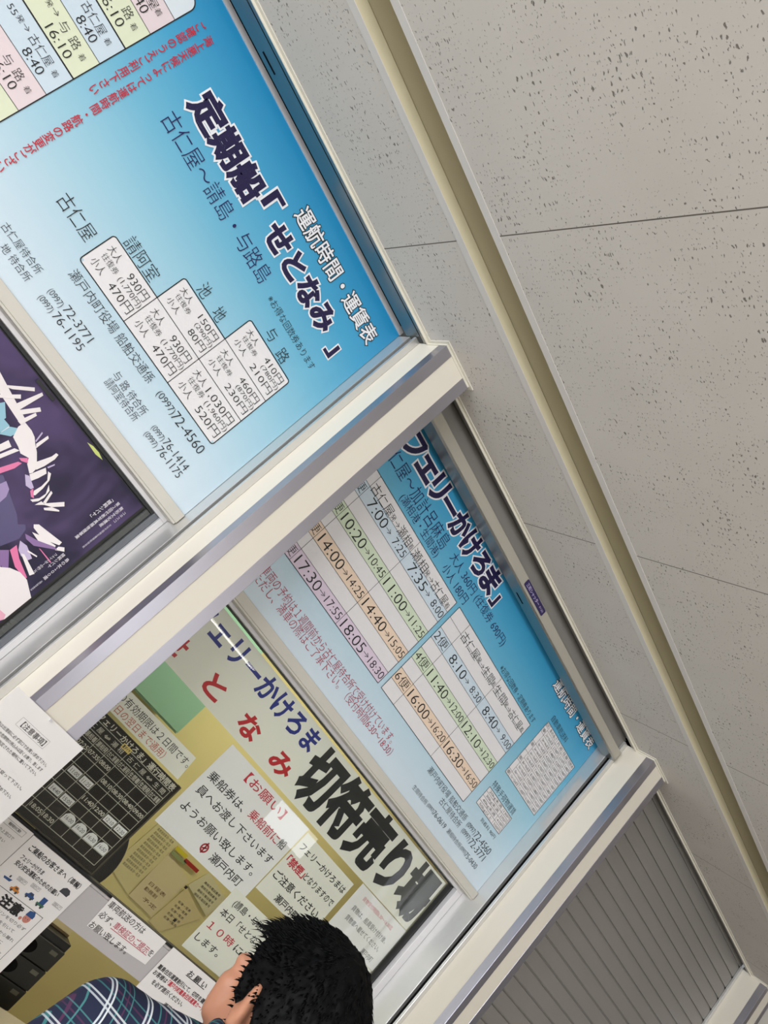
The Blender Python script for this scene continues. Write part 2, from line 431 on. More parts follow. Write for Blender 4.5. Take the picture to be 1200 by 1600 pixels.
# ------------------------------------------------------------ signboards over the openings
Y0 = 1.923
def L_(k): return Y0 - 0.0005 * k
THIN = -0.010
S1_TEXT = [
    ('定期船', 0.0440, 0.2846, 2.4724, 0.0738),
    ('「', 0.3027, 0.3345, 2.4928, 0.0684),
    ('せとなみ', 0.3623, 0.6488, 2.4680, 0.0707),
    ('」', 0.6884, 0.7108, 2.4500, 0.0549),
    ('古仁屋～請島・与路島', 0.0390, 0.4564, 2.3840, 0.0487),
    ('運航時間・運賃表', 0.3701, 0.7531, 2.5592, 0.0515),
    ('※お得な回数券あります', 0.4936, 0.7087, 2.3681, 0.0227),
    ('古仁屋', 0.0629, 0.1635, 2.0803, 0.0380),
    ('請阿室', 0.2040, 0.3060, 2.1486, 0.0360),
    ('池', 0.3758, 0.4048, 2.2337, 0.0383),
    ('地', 0.4400, 0.4686, 2.2318, 0.0389),
    ('与', 0.5572, 0.5846, 2.3190, 0.0342),
    ('路', 0.6146, 0.6488, 2.3144, 0.0346),
    ('瀬戸内町役場 船舶交通係', 0.1950, 0.4841, 2.0030, 0.0263),
    ('(0997)', 0.5137, 0.5754, 2.0015, 0.0184),
    ('72-4560', 0.5769, 0.6948, 2.0011, 0.0267),
    ('古仁屋待合所', 0.0500, 0.1626, 1.9456, 0.0201),
    ('地 待合所', 0.0816, 0.1632, 1.9177, 0.0199),
    ('(0997)', 0.2005, 0.2414, 1.9405, 0.0152),
    ('72-3771', 0.2468, 0.3340, 1.9454, 0.0212),
    ('(0997)', 0.2003, 0.2389, 1.9160, 0.0150),
    ('76-1195', 0.2453, 0.3376, 1.9184, 0.0210),
    ('与 路 待合所', 0.4199, 0.5351, 1.9454, 0.0222),
    ('請阿室待合所', 0.4215, 0.5342, 1.9213, 0.0221),
    ('(0997)', 0.5697, 0.6110, 1.9426, 0.0152),
    ('76-1414', 0.6144, 0.7041, 1.9458, 0.0217),
    ('(0997)', 0.5708, 0.6129, 1.9200, 0.0151),
    ('76-1175', 0.6190, 0.7075, 1.9220, 0.0216),
]
T1_TEXT = [
    ('与', -0.1986, -0.1801, 2.1486, 0.0211),
    ('路', -0.1693, -0.1474, 2.1493, 0.0213),
    ('着', -0.1363, -0.1220, 2.1474, 0.0134),
    ('16:10', -0.2044, -0.1418, 2.1265, 0.0210),
    ('55', -0.2664, -0.2468, 2.2145, 0.0146),
    ('発', -0.2445, -0.2298, 2.2172, 0.0134),
    ('→', -0.2277, -0.2126, 2.2185, 0.0134),
    ('古仁屋', -0.2053, -0.1452, 2.2176, 0.0218),
    ('着', -0.1365, -0.1224, 2.2152, 0.0138),
    ('8:40', -0.1915, -0.1407, 2.1916, 0.0216),
    ('発', -0.2437, -0.2301, 2.2868, 0.0137),
    ('→', -0.2277, -0.2111, 2.2890, 0.0138),
    ('与', -0.2016, -0.1814, 2.2868, 0.0223),
    ('路', -0.1698, -0.1462, 2.2878, 0.0225),
    ('着', -0.1372, -0.1237, 2.2845, 0.0142),
    ('16:10', -0.2067, -0.1410, 2.2606, 0.0222),
    ('古仁屋', -0.2114, -0.1461, 2.3530, 0.0229),
    ('着', -0.1392, -0.1246, 2.3518, 0.0145),
    ('8:40', -0.1947, -0.1431, 2.3270, 0.0228),
    ('路', -0.1701, -0.1468, 2.4252, 0.0237),
    ('着', -0.1391, -0.1245, 2.4210, 0.0149),
    ('16:10', -0.2128, -0.1439, 2.3982, 0.0233),
    ('屋', -0.1669, -0.1409, 2.4874, 0.0243),
    ('着', -0.1406, -0.1251, 2.4884, 0.0153),
    ('8:40', -0.1970, -0.1435, 2.4627, 0.0239),
]
S2_TEXT = [
    ('「フェリーかけろま', 0.9456, 1.6820, 2.5166, 0.0876),
    ('ま', 1.5937, 1.6884, 2.5230, 0.0925),
    ('ェ', 1.1297, 1.2053, 2.5150, 0.0610),
    ('」', 1.6801, 1.7344, 2.5175, 0.0577),
    ('仁屋～加計呂麻島', 1.0529, 1.4159, 2.4441, 0.0545),
    ('(瀬相港・生間港)', 1.1769, 1.4181, 2.4023, 0.0343),
    ('大人360円(往復券690円)', 1.4562, 1.8695, 2.4490, 0.0434),
    ('小人180円', 1.4651, 1.6261, 2.4049, 0.0421),
    ('※車両の予約は１週間前から古仁屋待合所で受け付けています。', 1.0436, 1.8053, 1.9552, 0.0348),
    ('ただし、満車の際はご了承下さい。（受付時間6:30～18:30）', 1.0498, 1.8296, 1.9256, 0.0346),
    ('※お得な回数券・定期券あります', 1.9312, 2.2278, 2.3954, 0.0297),
    ('運航時間・運賃表', 2.1769, 2.5641, 2.5476, 0.0590),
    ('自動車航送料', 2.2814, 2.4284, 2.4694, 0.0314),
    ('特殊手荷物運賃', 2.2761, 2.4642, 2.1492, 0.0293),
    ('割引', 2.3497, 2.4694, 2.0362, 0.0199),
    ('瀬戸内町役場 船舶交通係', 2.0001, 2.2934, 1.9940, 0.0239),
    ('古仁屋待合所', 2.1366, 2.2916, 1.9639, 0.0240),
    ('(0997)', 2.3127, 2.3729, 1.9908, 0.0181),
    ('72-4560', 2.3769, 2.5010, 1.9912, 0.0268),
    ('(0997)', 2.3127, 2.3734, 1.9630, 0.0180),
    ('72-3771', 2.3788, 2.4994, 1.9616, 0.0265),
    ('生間待合所', 2.0023, 2.0991, 1.9189, 0.0169),
    ('(0997)', 2.1061, 2.1490, 1.9208, 0.0141),
    ('76-0619', 2.1503, 2.2408, 1.9207, 0.0190),
    ('瀬相待合所', 2.2584, 2.3610, 1.9216, 0.0177),
    ('(0997)', 2.3648, 2.4041, 1.9226, 0.0147),
    ('75-0430', 2.4055, 2.4965, 1.9217, 0.0198),
]

def signboard(i, label):
    xa = BX[i] + CW + RW + .001; xb = BX[i + 1] - RW - .001
    r = empty('signboard', ((xa + xb) / 2, Y0, 1.84), label, 'signboard', 'blue signboards over the ticket windows')
    MB().box(xa, xb, Y0, Y0 + .02, 1.868, 2.655).build('panel', SIGNM, r)
    e = MB(); e.box(xa, xb, Y0 - .004, Y0 + .0, 2.6405, 2.655)
    e.build('top_edge', ALU, r)
    rl = MB()
    rl.prism_x([(1.9150, 1.8435), (1.9150, 1.8700), (1.9160, 1.8712), (1.9225, 1.8712), (1.9225, 1.8405), (1.985, 1.8405), (1.985, 1.8375), (1.9195, 1.8375), (1.9195, 1.8425)], xa + .001, xb - .0015)
    rl.build('bottom_rail', RAILALU, r)
    return r

s1 = signboard(0, 'blue signboard with a stepped white fare table, above the dancer poster')
tt = empty('timetable', (-0.5, Y0, 2.3)); tt.parent = s1; tt.matrix_parent_inverse = s1.matrix_world.inverted()
RXE = -0.105; ZT = 2.5812; RP = 0.0677
rows = [(C_ICE, 0), (C_PINK, 1), (C_YEL, 2), (C_BLUE, 3), (C_YEL, 4), (C_BLUE, 5), (C_PINK, 6), (C_YEL, 7)]
fills = {}
def zrow(k): return ZT - RP * k
for m, k in rows:
    mb = fills.setdefault(m.name, (MB(), m))[0]
    if k == 0:
        rr = .022; pts = [(-0.78, zrow(1)), (RXE, zrow(1)), (RXE, zrow(0) - rr)] + [(RXE - rr + rr * math.cos(a), zrow(0) - rr + rr * math.sin(a)) for a in [math.pi / 2 * j / 6 for j in range(1, 7)]] + [(-0.78, zrow(0))]
        mb.poly(pts, L_(1))
    else: mb.quad(-0.78, RXE, zrow(k + 1), zrow(k), L_(1))
for nm, (mb, m) in fills.items(): mb.build('row_fill', m, tt)
ln = MB()
for k in range(1, 8): ln.line(-0.78, zrow(k), RXE, zrow(k), .0034 if k in (3, 5) else .0014, L_(2))
ln.line(RXE, zrow(8), RXE, zrow(0) - .022, .0024, L_(2))
rr = .022
arc = [(RXE - rr + rr * math.cos(a), ZT - rr + rr * math.sin(a)) for a in [math.pi / 2 * j / 8 for j in range(9)]] + [(-.78, ZT)]
for a, b in zip(arc[:-1], arc[1:]): ln.line(a[0], a[1], b[0], b[1], .0024, L_(2))
ln.line(-0.78, zrow(8), RXE, zrow(8), .0024, L_(2))
for x in (-.30, -.52): ln.line(x, zrow(8), x, zrow(0), .0014, L_(2))
ln.build('rule_lines', INK, tt)
tb = Lines()
for it in T1_TEXT: text(tb, *it, L_(3), THIN)
for k, (a, b) in enumerate(((2, '16:10'), (3, '8:40'), (4, '16:10'), (5, '8:40'), (6, '16:10'))):
    z = zrow(a) - RP * .36
    text(tb, '古仁屋' if k % 2 == 0 else '与 路', -.50, -.44, z, .022, L_(3), THIN); text(tb, '請阿室', -.41, -.34, z, .022, L_(3), THIN)
tb.build('timetable_lettering', INK, tt)
rd = MB()
vtext(rd, '海上悪天候によっては運航時間・航路の変更がございますので、', -0.0390, 2.5725, 1.8760, .0195, L_(3), 0.012)
vtext(rd, 'ご確認のうえご利用下さい', -0.0710, 2.5725, 2.2560, .0185, L_(3), 0.012)
rd.build('red_lettering', REDINK, s1)

ft = empty('fare_table', (.44, Y0, 2.12)); ft.parent = s1; ft.matrix_parent_inverse = s1.matrix_world.inverted()
cx = [0.1830, 0.3408, 0.5097, 0.6965]; cz = [2.0308, 2.1270, 2.2098, 2.2930]
def rounded(corners, rad, which):
    out = []
    n = len(corners)
    for k, (x, z) in enumerate(corners):
        if k not in which: out.append((x, z)); continue
        p = Vector(corners[k - 1]) - Vector((x, z)); q = Vector(corners[(k + 1) % n]) - Vector((x, z)); p.normalize(); q.normalize()
        c = Vector((x, z)) + (p + q) * rad
        for j in range(7):
            t = j / 6 * math.pi / 2
            v = c - q * rad * math.cos(t) - p * rad * math.sin(t); out.append((v.x, v.y))
    return out
outline = [(cx[0], cz[0]), (cx[3], cz[0]), (cx[3], cz[3]), (cx[2], cz[3]), (cx[2], cz[2]), (cx[1], cz[2]), (cx[1], cz[1]), (cx[0], cz[1])]
ro = rounded(outline, .008, (0, 1, 2, 3, 5, 7))
cb = MB(); cb.quad(cx[0] + .001, cx[3] - .001, cz[0] + .008, cz[1], L_(1)); cb.quad(cx[0] + .008, cx[3] - .008, cz[0], cz[0] + .008, L_(1)); cb.quad(cx[1] + .001, cx[3] - .001, cz[1], cz[2] - .002, L_(1)); cb.quad(cx[2] + .001, cx[3] - .001, cz[2] - .002, cz[3] - .002, L_(1))
cb.build('cell_fill', C_WHITE, ft)
ln = MB()
for a, b in zip(ro, ro[1:] + ro[:1]): ln.line(a[0], a[1], b[0], b[1], .0026, L_(2))
ln.line(cx[1], cz[0], cx[1], cz[1], .0018, L_(2)); ln.line(cx[2], cz[0], cx[2], cz[2], .0018, L_(2))
ln.line(cx[1], cz[1], cx[3], cz[1], .0018, L_(2)); ln.line(cx[2], cz[2], cx[3], cz[2], .0018, L_(2))
ln.build('rule_lines', INK, ft)
tb = Lines()
for x0, x1, z0, z1, ad, rt, ch in ((cx[0], cx[1], cz[0], cz[1], '930円', '(1,770円)', '470円'), (cx[1], cx[2], cz[1], cz[2], '150円', '(290円)', '80円'), (cx[1], cx[2], cz[0], cz[1], '930円', '(1,770円)', '470円'),
                                   (cx[2], cx[3], cz[2], cz[3], '410円', '(780円)', '210円'), (cx[2], cx[3], cz[1], cz[2], '460円', '(870円)', '230円'), (cx[2], cx[3], cz[0], cz[1], '1,030円', '(1,960円)', '520円')):
    hh = z1 - z0; w = x1 - x0; k = hh / .094
    zt = z1 - hh * .24; zm = z1 - hh * .47; zb = z1 - hh * .73
    text(tb, '大人', x0 + w * .09, x0 + w * .32, zt, .0205 * k, L_(3), THIN); text(tb, ad, x1 - w * (.47 if len(ad) < 6 else .62), x1 - w * .06, zt, .0245 * k, L_(3), THIN)
    text(tb, '往復券', x0 + w * .12, x0 + w * .43, zm, .0158 * k, L_(3), THIN); text(tb, rt, x1 - w * (.51 if len(rt) > 6 else .42), x1 - w * .03, zm, .0165 * k, L_(3), THIN)
    text(tb, '小人', x0 + w * .09, x0 + w * .33, zb, .0205 * k, L_(3), THIN); text(tb, ch, x1 - w * (.52 if len(ch) > 3 else .40), x1 - w * .05, zb, .0245 * k, L_(3), THIN)
tb.build('fare_lettering', INK, ft)

def outlined(parent, items, bold_in, bold_out, m_in, m_out, k):
    put_lines(parent, items, m_out, L_(k), bold_out, 'title_outline')
    put_lines(parent, items, m_in, L_(k + 1), bold_in, 'title_lettering')
outlined(s1, S1_TEXT[0:4], .046, .100, NAVYDARK, OUTLINE, 2)
put_lines(s1, S1_TEXT[4:5], NAVY, L_(3), THIN, 'subtitle_lettering')
outlined(s1, S1_TEXT[5:6], .014, .055, OUTLINE, INK, 2)
put_lines(s1, S1_TEXT[6:], INK, L_(3), THIN, 'small_lettering')

s2 = signboard(1, 'blue signboard with white and pastel striped timetables, above the papered ticket window')
tt = empty('timetable', (1.6, Y0, 2.2)); tt.parent = s2; tt.matrix_parent_inverse = s2.matrix_world.inverted()
ZA = 2.3755; ZB = 2.0205; RP = (ZA - ZB) / 8
def zr(k): return ZA - RP * k
blocks = [([0.985, 1.0835, 1.3390, 1.6018], [C_WHITE, C_BLUE, C_WHITE, C_GREEN, C_WHITE, C_ORANGE, C_WHITE, C_PURPLE]),
          ([1.6227, 1.7045, 1.9695, 2.2255], [C_WHITE, C_WHITE, C_BLUE, C_WHITE, C_GREEN, C_WHITE, C_ORANGE, C_WHITE])]
fills = {}
ln = MB(); tb = Lines()
for xs, ms in blocks:
    for k, m in enumerate(ms): fills.setdefault(m.name, (MB(), m))[0].quad(xs[0], xs[3], zr(k + 1), zr(k), L_(1))
    for k in range(9): ln.line(xs[0], zr(k), xs[3], zr(k), .0021 if k in (0, 8) else .0013, L_(2))
    for k, x in enumerate(xs): ln.line(x, ZA, x, ZB, .0021 if k in (0, 3) else .0013, L_(2))
def cell(x0, x1, z, t1, t2, head=False):
    w = x1 - x0
    if head:
        a, b = t1, t2
        n1 = len(a); n2 = len(b)
        text(tb, a, x0 + w * .02, x0 + w * (.46 if n1 == 3 else .34), z, .034, L_(3), THIN); e = x0 + w * (.46 if n1 == 3 else .34)
        text(tb, '発', e, e + w * .085, z, .019, L_(3), THIN); text(tb, '→', e + w * .10, e + w * .19, z, .017, L_(3), THIN)
        text(tb, b, e + w * .20, e + w * (.46 if n2 == 2 else .54), z, .034, L_(3), THIN); f = e + w * (.46 if n2 == 2 else .54)
        text(tb, '着', f + w * .005, min(f + w * .085, x1 - .003), z, .018, L_(3), THIN)
    else:
        text(tb, t1, x0 + w * (.05 if len(t1) == 5 else .13), x0 + w * .52, z, .0345, L_(3), THIN); text(tb, '→', x0 + w * .53, x0 + w * .64, z, .0175, L_(3), THIN)
        text(tb, t2, x0 + w * (.67 if len(t2) == 5 else .72), x0 + w * .985, z, .0265, L_(3), THIN)
xs = blocks[0][0]
cell(xs[1], xs[2], 2.3425, '古仁屋', '瀬相', True); cell(xs[2], xs[3], 2.3425, '瀬相', '古仁屋', True)
for k, n, a, b, c_, d in ((1, '1', '7:00', '7:25', '7:35', '8:00'), (3, '3', '10:20', '10:45', '11:00', '11:25'), (5, '5', '14:00', '14:25', '14:40', '15:05'), (7, '7', '17:30', '17:55', '18:05', '18:30')):
    z = zr(k) - RP * .5
    text(tb, n, xs[0] + .024, xs[0] + .038, z, .03, L_(3), THIN); text(tb, '便', xs[0] + .0600, xs[1] - .0035, z, .032, L_(3), THIN)
    cell(xs[1], xs[2], z, a, b); cell(xs[2], xs[3], z, c_, d)
xs = blocks[1][0]
cell(xs[1], xs[2], 2.3385, '古仁屋', '生間', True); cell(xs[2], xs[3], 2.3385, '生間', '古仁屋', True)
for k, n, a, b, c_, d in ((2, '2便', '8:10', '8:30', '8:40', '9:00'), (4, '4便', '11:40', '12:00', '12:10', '12:30'), (6, '6便', '16:00', '16:20', '16:30', '16:50')):
    z = zr(k) - RP * .5
    text(tb, n, xs[0] + .005, xs[1] - .005, z, .034, L_(3), THIN); cell(xs[1], xs[2], z, a, b); cell(xs[2], xs[3], z, c_, d)
for nm, (mb, m) in fills.items(): mb.build('row_fill', m, tt)
ln.build('rule_lines', INK, tt); tb.build('timetable_lettering', INK, tt)

fe = empty('fee_table', (2.42, Y0, 2.3)); fe.parent = s2; fe.matrix_parent_inverse = s2.matrix_world.inverted()
fm = MB(); ln = MB(); tb = Lines()
for (x0, x1, z0, z1, nr, cols) in ((2.2840, 2.5580, 2.2035, 2.4430, 11, (0, .10, .38, .60, .80, 1)), (2.2755, 2.4740, 2.0553, 2.1285, 4, (0, .66, 1))):
    fm.quad(x0, x1, z0, z1, L_(1)); ln.rframe(x0, x1, z0, z1, .0018, L_(2))
    p = (z1 - z0) / nr
    for k in range(1, nr): ln.line(x0 + ((x1 - x0) * .10 if nr == 11 and k % 2 else 0), z1 - p * k, x1, z1 - p * k, .0010, L_(2))
    for c_ in cols[1:-1]: ln.line(x0 + (x1 - x0) * c_, z0, x0 + (x1 - x0) * c_, z1, .0010, L_(2))
    for k in range(nr):
        z = z1 - p * (k + .5)
        for j in range(len(cols) - 1):
            a = x0 + (x1 - x0) * cols[j]; b = x0 + (x1 - x0) * cols[j + 1]; w = b - a
            if nr == 11:
                if k == 0: t = ('区', '車の長さ', '片道', '往復', '回数券')[j]
                elif j == 0: t = '車' if k % 3 == 1 else ''
                elif j == 1: t = '%dm～%dm未満' % (k + 1, k + 2)
                else: t = '%d,%03d円' % (1 + k * (j) // 2, (370 * k * j) % 1000 // 10 * 10)
            else: t = (('20kg未満', '30kg未満', '40kg未満', '50kg以上')[k], ('130円', '270円', '410円', '550円')[k])[j]
            if t: text(tb, t, a + w * .12, b - w * .10, z, p * .62, L_(3), THIN)
fm.build('table_fill', C_WHITE, fe); ln.build('rule_lines', INK, fe); tb.build('table_lettering', INK, fe)

N2 = {t[0]: t for t in S2_TEXT}
title2 = [('フ', 1.049, 1.116, 2.519, .080), ('ェ', 1.1310, 1.2040, 2.5235, .086), ('リ', 1.218, 1.272, 2.519, .082), ('ー', 1.288, 1.355, 2.519, .078), ('か', 1.364, 1.436, 2.519, .082), ('け', 1.446, 1.512, 2.519, .084), ('ろ', 1.526, 1.590, 2.517, .080), ('ま', 1.602, 1.672, 2.517, .084)]
outlined(s2, [('「', .985, 1.03, 2.535, .07)] + title2 + [('」', 1.690, 1.716, 2.505, .060)], .046, .100, NAVYDARK, OUTLINE, 2)
put_lines(s2, [('古仁屋～加計呂麻島', 1.0095, 1.4159, 2.4441, .0500), ('(瀬相港・生間港)', 1.1769, 1.4181, 2.4023, .0300)], NAVY, L_(3), THIN, 'subtitle_lettering')
put_lines(s2, [('大人 360円 (往復券 690円)', 1.4562, 1.8695, 2.4470, .0350), ('小人 180円', 1.4651, 1.6261, 2.4049, .0345)], NAVY, L_(3), THIN, 'price_lettering')
put_lines(s2, [('※車両の予約は１週間前から古仁屋待合所で受け付けています。', 1.0300, 1.8053, 1.9535, .0300), ('ただし、満車の際はご了承下さい。（受付時間6:30～18:30）', 1.0498, 1.8350, 1.9245, .0290)], CRIMSON, L_(3), THIN, 'red_lettering')
outlined(s2, [('運航時間・運賃表', 2.1769, 2.5550, 2.5500, .0500)], .014, .055, OUTLINE, INK, 2)
put_lines(s2, [('※お得な回数券・定期券あります', 1.9312, 2.2278, 2.3954, .0240), ('自動車航送料', 2.2865, 2.4284, 2.4660, .0250), ('特殊手荷物運賃', 2.2761, 2.4642, 2.1470, .0250), ('到着料 90円', 2.3497, 2.4694, 2.0370, .0150)] +
          list(S2_TEXT[15:]), INK, L_(3), THIN, 'small_lettering')

# ------------------------------------------------------------ the ticket window under the second signboard
def win_frame(i, st):
    xa = BX[i] + CW + RW + .0006; xb = BX[i + 1] - RW - .0006
    w = structure(empty('window_%d' % (i + 1), ((xa + xb) / 2, 1.99, 1.0), kind='structure'))
    fr = MB()
    fr.box(xa, xb, 1.966, 2.03, 1.8275, 1.8450); fr.box(xa, xa + st, 1.966, 2.008, 0.74, 1.8275); fr.box(xb - st, xb, 1.966, 2.008, 0.74, 1.8275)
    fr.build('window_frame', ALU, w, .001)
    return w, xa, xb
w2, xa, xb = win_frame(1, .0335)
ZG = 1.1135                                  # lower edge of the glass
gk = MB(); xi = xa + .0335; xj = xb - .0335
gk.box(xi, xi + .010, 1.985, 2.006, ZG, 1.8275); gk.box(xj - .011, xj, 1.985, 2.006, ZG, 1.8275); gk.box(xi, xj, 1.985, 2.006, 1.8240, 1.8275); gk.box(xi, xj, 1.985, 2.006, ZG - .004, ZG + .003)
gk.build('gasket', RUBBER, w2)
MB().box(xj - .040, xb, 2.012, 2.030, ZG, 1.8200).build('added_khaki_strip', noise_tint(mat('khaki_strip_paint', (206, 200, 164), .6), (4, 4, 4), .03), w2)  # added strip standing in for the office wall showing beside the banner
GREYB = noise_tint(mat('grey_transom_paint', (188, 183, 184), 0.45), (8, 3, 3), 0.02)
tb_ = MB(); tb_.box(xi, xj, 1.972, 2.02, 1.0, ZG - .010); tb_.box(xi, xj, 1.976, 2.015, ZG - .010, ZG - .004)
tb_.build('lower_rail', GREYB, w2, .0012)
MB().box(xi + .004, xj - .004, 1.9935, 1.9975, ZG - .002, 1.8255).build('glass_pane', GLASS, w2)
structure(MB().box(xa + .034, xb - .034, 1.88, 2.06, 0.70, 0.735).build('counter_slab', noise_tint(mat('counter_laminate', (206, 196, 172), .35), (4, 4, 4), .03)))
structure(MB().box(xa, xb, 1.98, 2.03, 0, 0.70).build('wall_counter', PLASTER))

# ------------------------------------------------------------ sheets taped up at the window
YP = 2.0005                                  # behind the glass
TAPE = bpy.data.materials.new('clear_tape'); TAPE.use_nodes = True
def clear_film(m, tint, fac):
    N = m.node_tree.nodes; L = m.node_tree.links
    b = N['Principled BSDF']; b.inputs['Base Color'].default_value = (*lin(tint), 1); b.inputs['Roughness'].default_value = .25
    tr = N.new('ShaderNodeBsdfTransparent'); mx = N.new('ShaderNodeMixShader'); mx.inputs[0].default_value = fac
    L.new(tr.outputs[0], mx.inputs[1]); L.new(b.outputs[0], mx.inputs[2]); L.new(mx.outputs[0], N['Material Output'].inputs[0])
clear_film(TAPE, (225, 222, 205), .22)

def sheet(name, pts, y, label, m=PAPER, th=.0004, cat='notice', group=None):
    """a thin sheet: outline pts (x, z), front face on the plane y"""
    a = sum(pts[i][0] * pts[(i + 1) % len(pts)][1] - pts[(i + 1) % len(pts)][0] * pts[i][1] for i in range(len(pts)))
    if a < 0: pts = pts[::-1]
    n = len(pts); mb = MB()
    mb.add([(x, y, z) for x, z in pts] + [(x, y + th, z) for x, z in pts],
           [tuple(range(n)), tuple(range(2 * n - 1, n - 1, -1))] + [(i, n + i, n + (i + 1) % n, (i + 1) % n) for i in range(n)])
    o = mb.build(name, m)
    return tag(o, label, cat, group)
def rect(x0, x1, z0, z1): return [(x0, z0), (x1, z0), (x1, z1), (x0, z1)]
def write(parent, items, m, y, bold=0.0, name='lettering'):
    put_lines(parent, items, m, y - .0003, bold, name)

ban = sheet('ticket_office_banner', rect(1.015, 2.5320, 1.612, 1.8165), YP + .004, 'long white banner with big black ticket office lettering across the window top', PAPERW, cat='banner')
yb = YP + .004
write(ban, [('フェリーかけろま', 1.0500, 1.6640, 1.7715, .0700)], BLUEINK, yb, .030, 'blue_lettering')
rl = MB()
for ch, a, b in (('せ', 1.055, 1.122), ('と', 1.2369, 1.3031), ('な', 1.4075, 1.4882), ('み', 1.5791, 1.6684)): text(rl, ch, a, b, 1.6640, .062, yb - .0003, .034)
rl.build('red_lettering', REDFILM, ban)
bl = MB()
for ch, a, b, h in (('切', 1.700, 1.846, .165), ('符', 1.862, 2.012, .165), ('売', 2.030, 2.182, .165), ('り', 2.222, 2.330, .160), ('場', 2.362, 2.520, .165)): text(bl, ch, a, b, 1.7210, h, yb - .0003, .048)
bl.build('black_lettering', BLACKFILM, ban)

n1 = sheet('request_notice', rect(1.4470, 1.8780, 1.3185, 1.5985), YP + .002, 'white request notice with a red town emblem, under the banner at the window centre')
y1 = YP + .002
write(n1, [('乗船券は、', 1.4650, 1.6415, 1.5025, .0270), ('船', 1.8243, 1.8560, 1.5118, .0280), ('員へお渡し下さいます', 1.4708, 1.8580, 1.4560, .0275), ('ようお願い致します。', 1.4715, 1.8368, 1.3995, .0275), ('瀬戸内町', 1.6742, 1.8279, 1.3530, .0275)], INK, y1, .006, 'black_lettering')
write(n1, [('【お願い】', 1.5636, 1.7688, 1.5700, .0300), ('乗船前に', 1.6654, 1.8196, 1.5090, .0280)], REDINK, y1, .008, 'red_lettering')
em = MB()
for k in range(28):                          # the round red town mark: a ring with a rising stroke through it
    a0 = 2 * math.pi * k / 28; a1 = 2 * math.pi * (k + 1) / 28
    if k in (6, 20): continue
    em.add([(1.637 + r_ * math.cos(t), y1 - .0003, 1.3545 + r_ * .95 * math.sin(t)) for r_, t in ((.0095, a0), (.0150, a0), (.0150, a1), (.0095, a1))], [(0, 1, 2, 3)])
em.line(1.637, 1.3385, 1.637, 1.3725, .0055, y1 - .0003); em.line(1.629, 1.351, 1.645, 1.358, .0045, y1 - .0003)
em.build('town_emblem', mat('emblem_red', (170, 26, 40), .5), n1)

n2 = sheet('no_smoking_notice', [(1.8830, 1.3740), (2.1900, 1.3745), (2.1870, 1.5860), (1.8860, 1.5885)], YP + .0032, 'white no-smoking notice with bold red word, just right of the red-emblem request notice', PAPERW)
y2 = YP + .0032
write(n2, [('フェリーかけろまは', 1.9019, 2.1750, 1.5500, .0240), ('となりますので', 1.9990, 2.1740, 1.4970, .0240), ('ご注意ください。', 1.8993, 2.1720, 1.4420, .0270), ('瀬戸内町', 1.9698, 2.0973, 1.3960, .0240)], INK, y2, .014, 'black_lettering')
write(n2, [('「禁煙」', 1.8964, 1.9960, 1.4960, .0270)], REDINK, y2, .026, 'red_lettering')

n3 = sheet('departure_notice', rect(1.8260, 2.2000, 1.1290, 1.3360), YP + .001, 'white departure notice with red ten o clock, at the window foot beside the man', PAPERW)
y3 = YP + .001
write(n3, [('(請島・与路島', 1.8609, 2.0424, 1.3060, .0230), ('本日「せとなみ」', 1.8464, 2.0789, 1.2660, .0240), ('に出港', 1.9840, 2.1150, 1.2180, .0240), ('します。', 1.8403, 1.9571, 1.1740, .0230)], INK, y3, .008, 'black_lettering')
write(n3, [('１０時', 1.8444, 1.9709, 1.2190, .0250)], REDINK, y3, .008, 'red_lettering')

n4 = sheet('freight_notice', rect(2.2150, 2.5335, 1.4410, 1.6090), YP + .0022, 'white freight notice with one faint red line, at the right end under the banner')
y4 = YP + .0022
write(n4, [('貨物は、船員受け付け後、', 2.2523, 2.4878, 1.5370, .0190), ('貨物車へ載せてください。', 2.2580, 2.4881, 1.5030, .0190), ('瀬戸内町', 2.4204, 2.4953, 1.4640, .0190)], INKSOFT, y4, 0, 'grey_lettering')
write(n4, [('貨物受付時間6:30～16:30迄', 2.2632, 2.4691, 1.5800, .0150)], mat('faded_red_ink', (214, 120, 130), .5), y4, 0, 'red_lettering')
n4b = sheet('blank_sheet', rect(2.2300, 2.5320, 1.180, 1.4395), YP + .0046, 'plain white sheet hanging below the freight notice, right of the man', PAPERW, cat='paper')

n5 = sheet('validity_notice', [(0.985, 1.4320), (1.4062, 1.4310), (1.3970, 1.5035), (0.985, 1.4990)], YP + .0062, 'narrow ticket validity strip above the dark departure board', PAPERW)
y5 = YP + .0062
write(n5, [('切符の有効期限は２日間です。', 1.0330, 1.3993, 1.4780, .0235)], INK, y5, 0, 'black_lettering')
write(n5, [('（発行日の翌日まで通用）', 1.0500, 1.3201, 1.4485, .0225)], mat('orange_red_ink', (196, 92, 66), .5), y5, 0, 'red_lettering')

# sheets on the outside, on the grey lower rail and on the column
YO = 1.9700
n6 = sheet('vehicle_notice', [(1.5130, 1.0290), (1.7500, 1.0420), (1.7480, 1.1180), (1.5060, 1.1185)], YO, 'small vehicle notice with red underlined words taped across the grey rail', PAPER)
write(n6, [('車両航送の方は', 1.5140, 1.6660, 1.1030, .0190), ('必ず、', 1.5150, 1.5690, 1.0715, .0185), ('を', 1.7270, 1.7440, 1.0730, .0185), ('お願い致します。', 1.5160, 1.6710, 1.0390, .0185)], INKSOFT, YO, .01, 'black_lettering')
rm = texts([('車検証のご提示', 1.5760, 1.7240, 1.0720, .0190)], YO - .0003, .008); rm.line(1.5740, 1.0590, 1.7290, 1.0610, .0018, YO - .0003)
rm.build('red_lettering', mat('magenta_ink', (186, 66, 84), .5), n6)

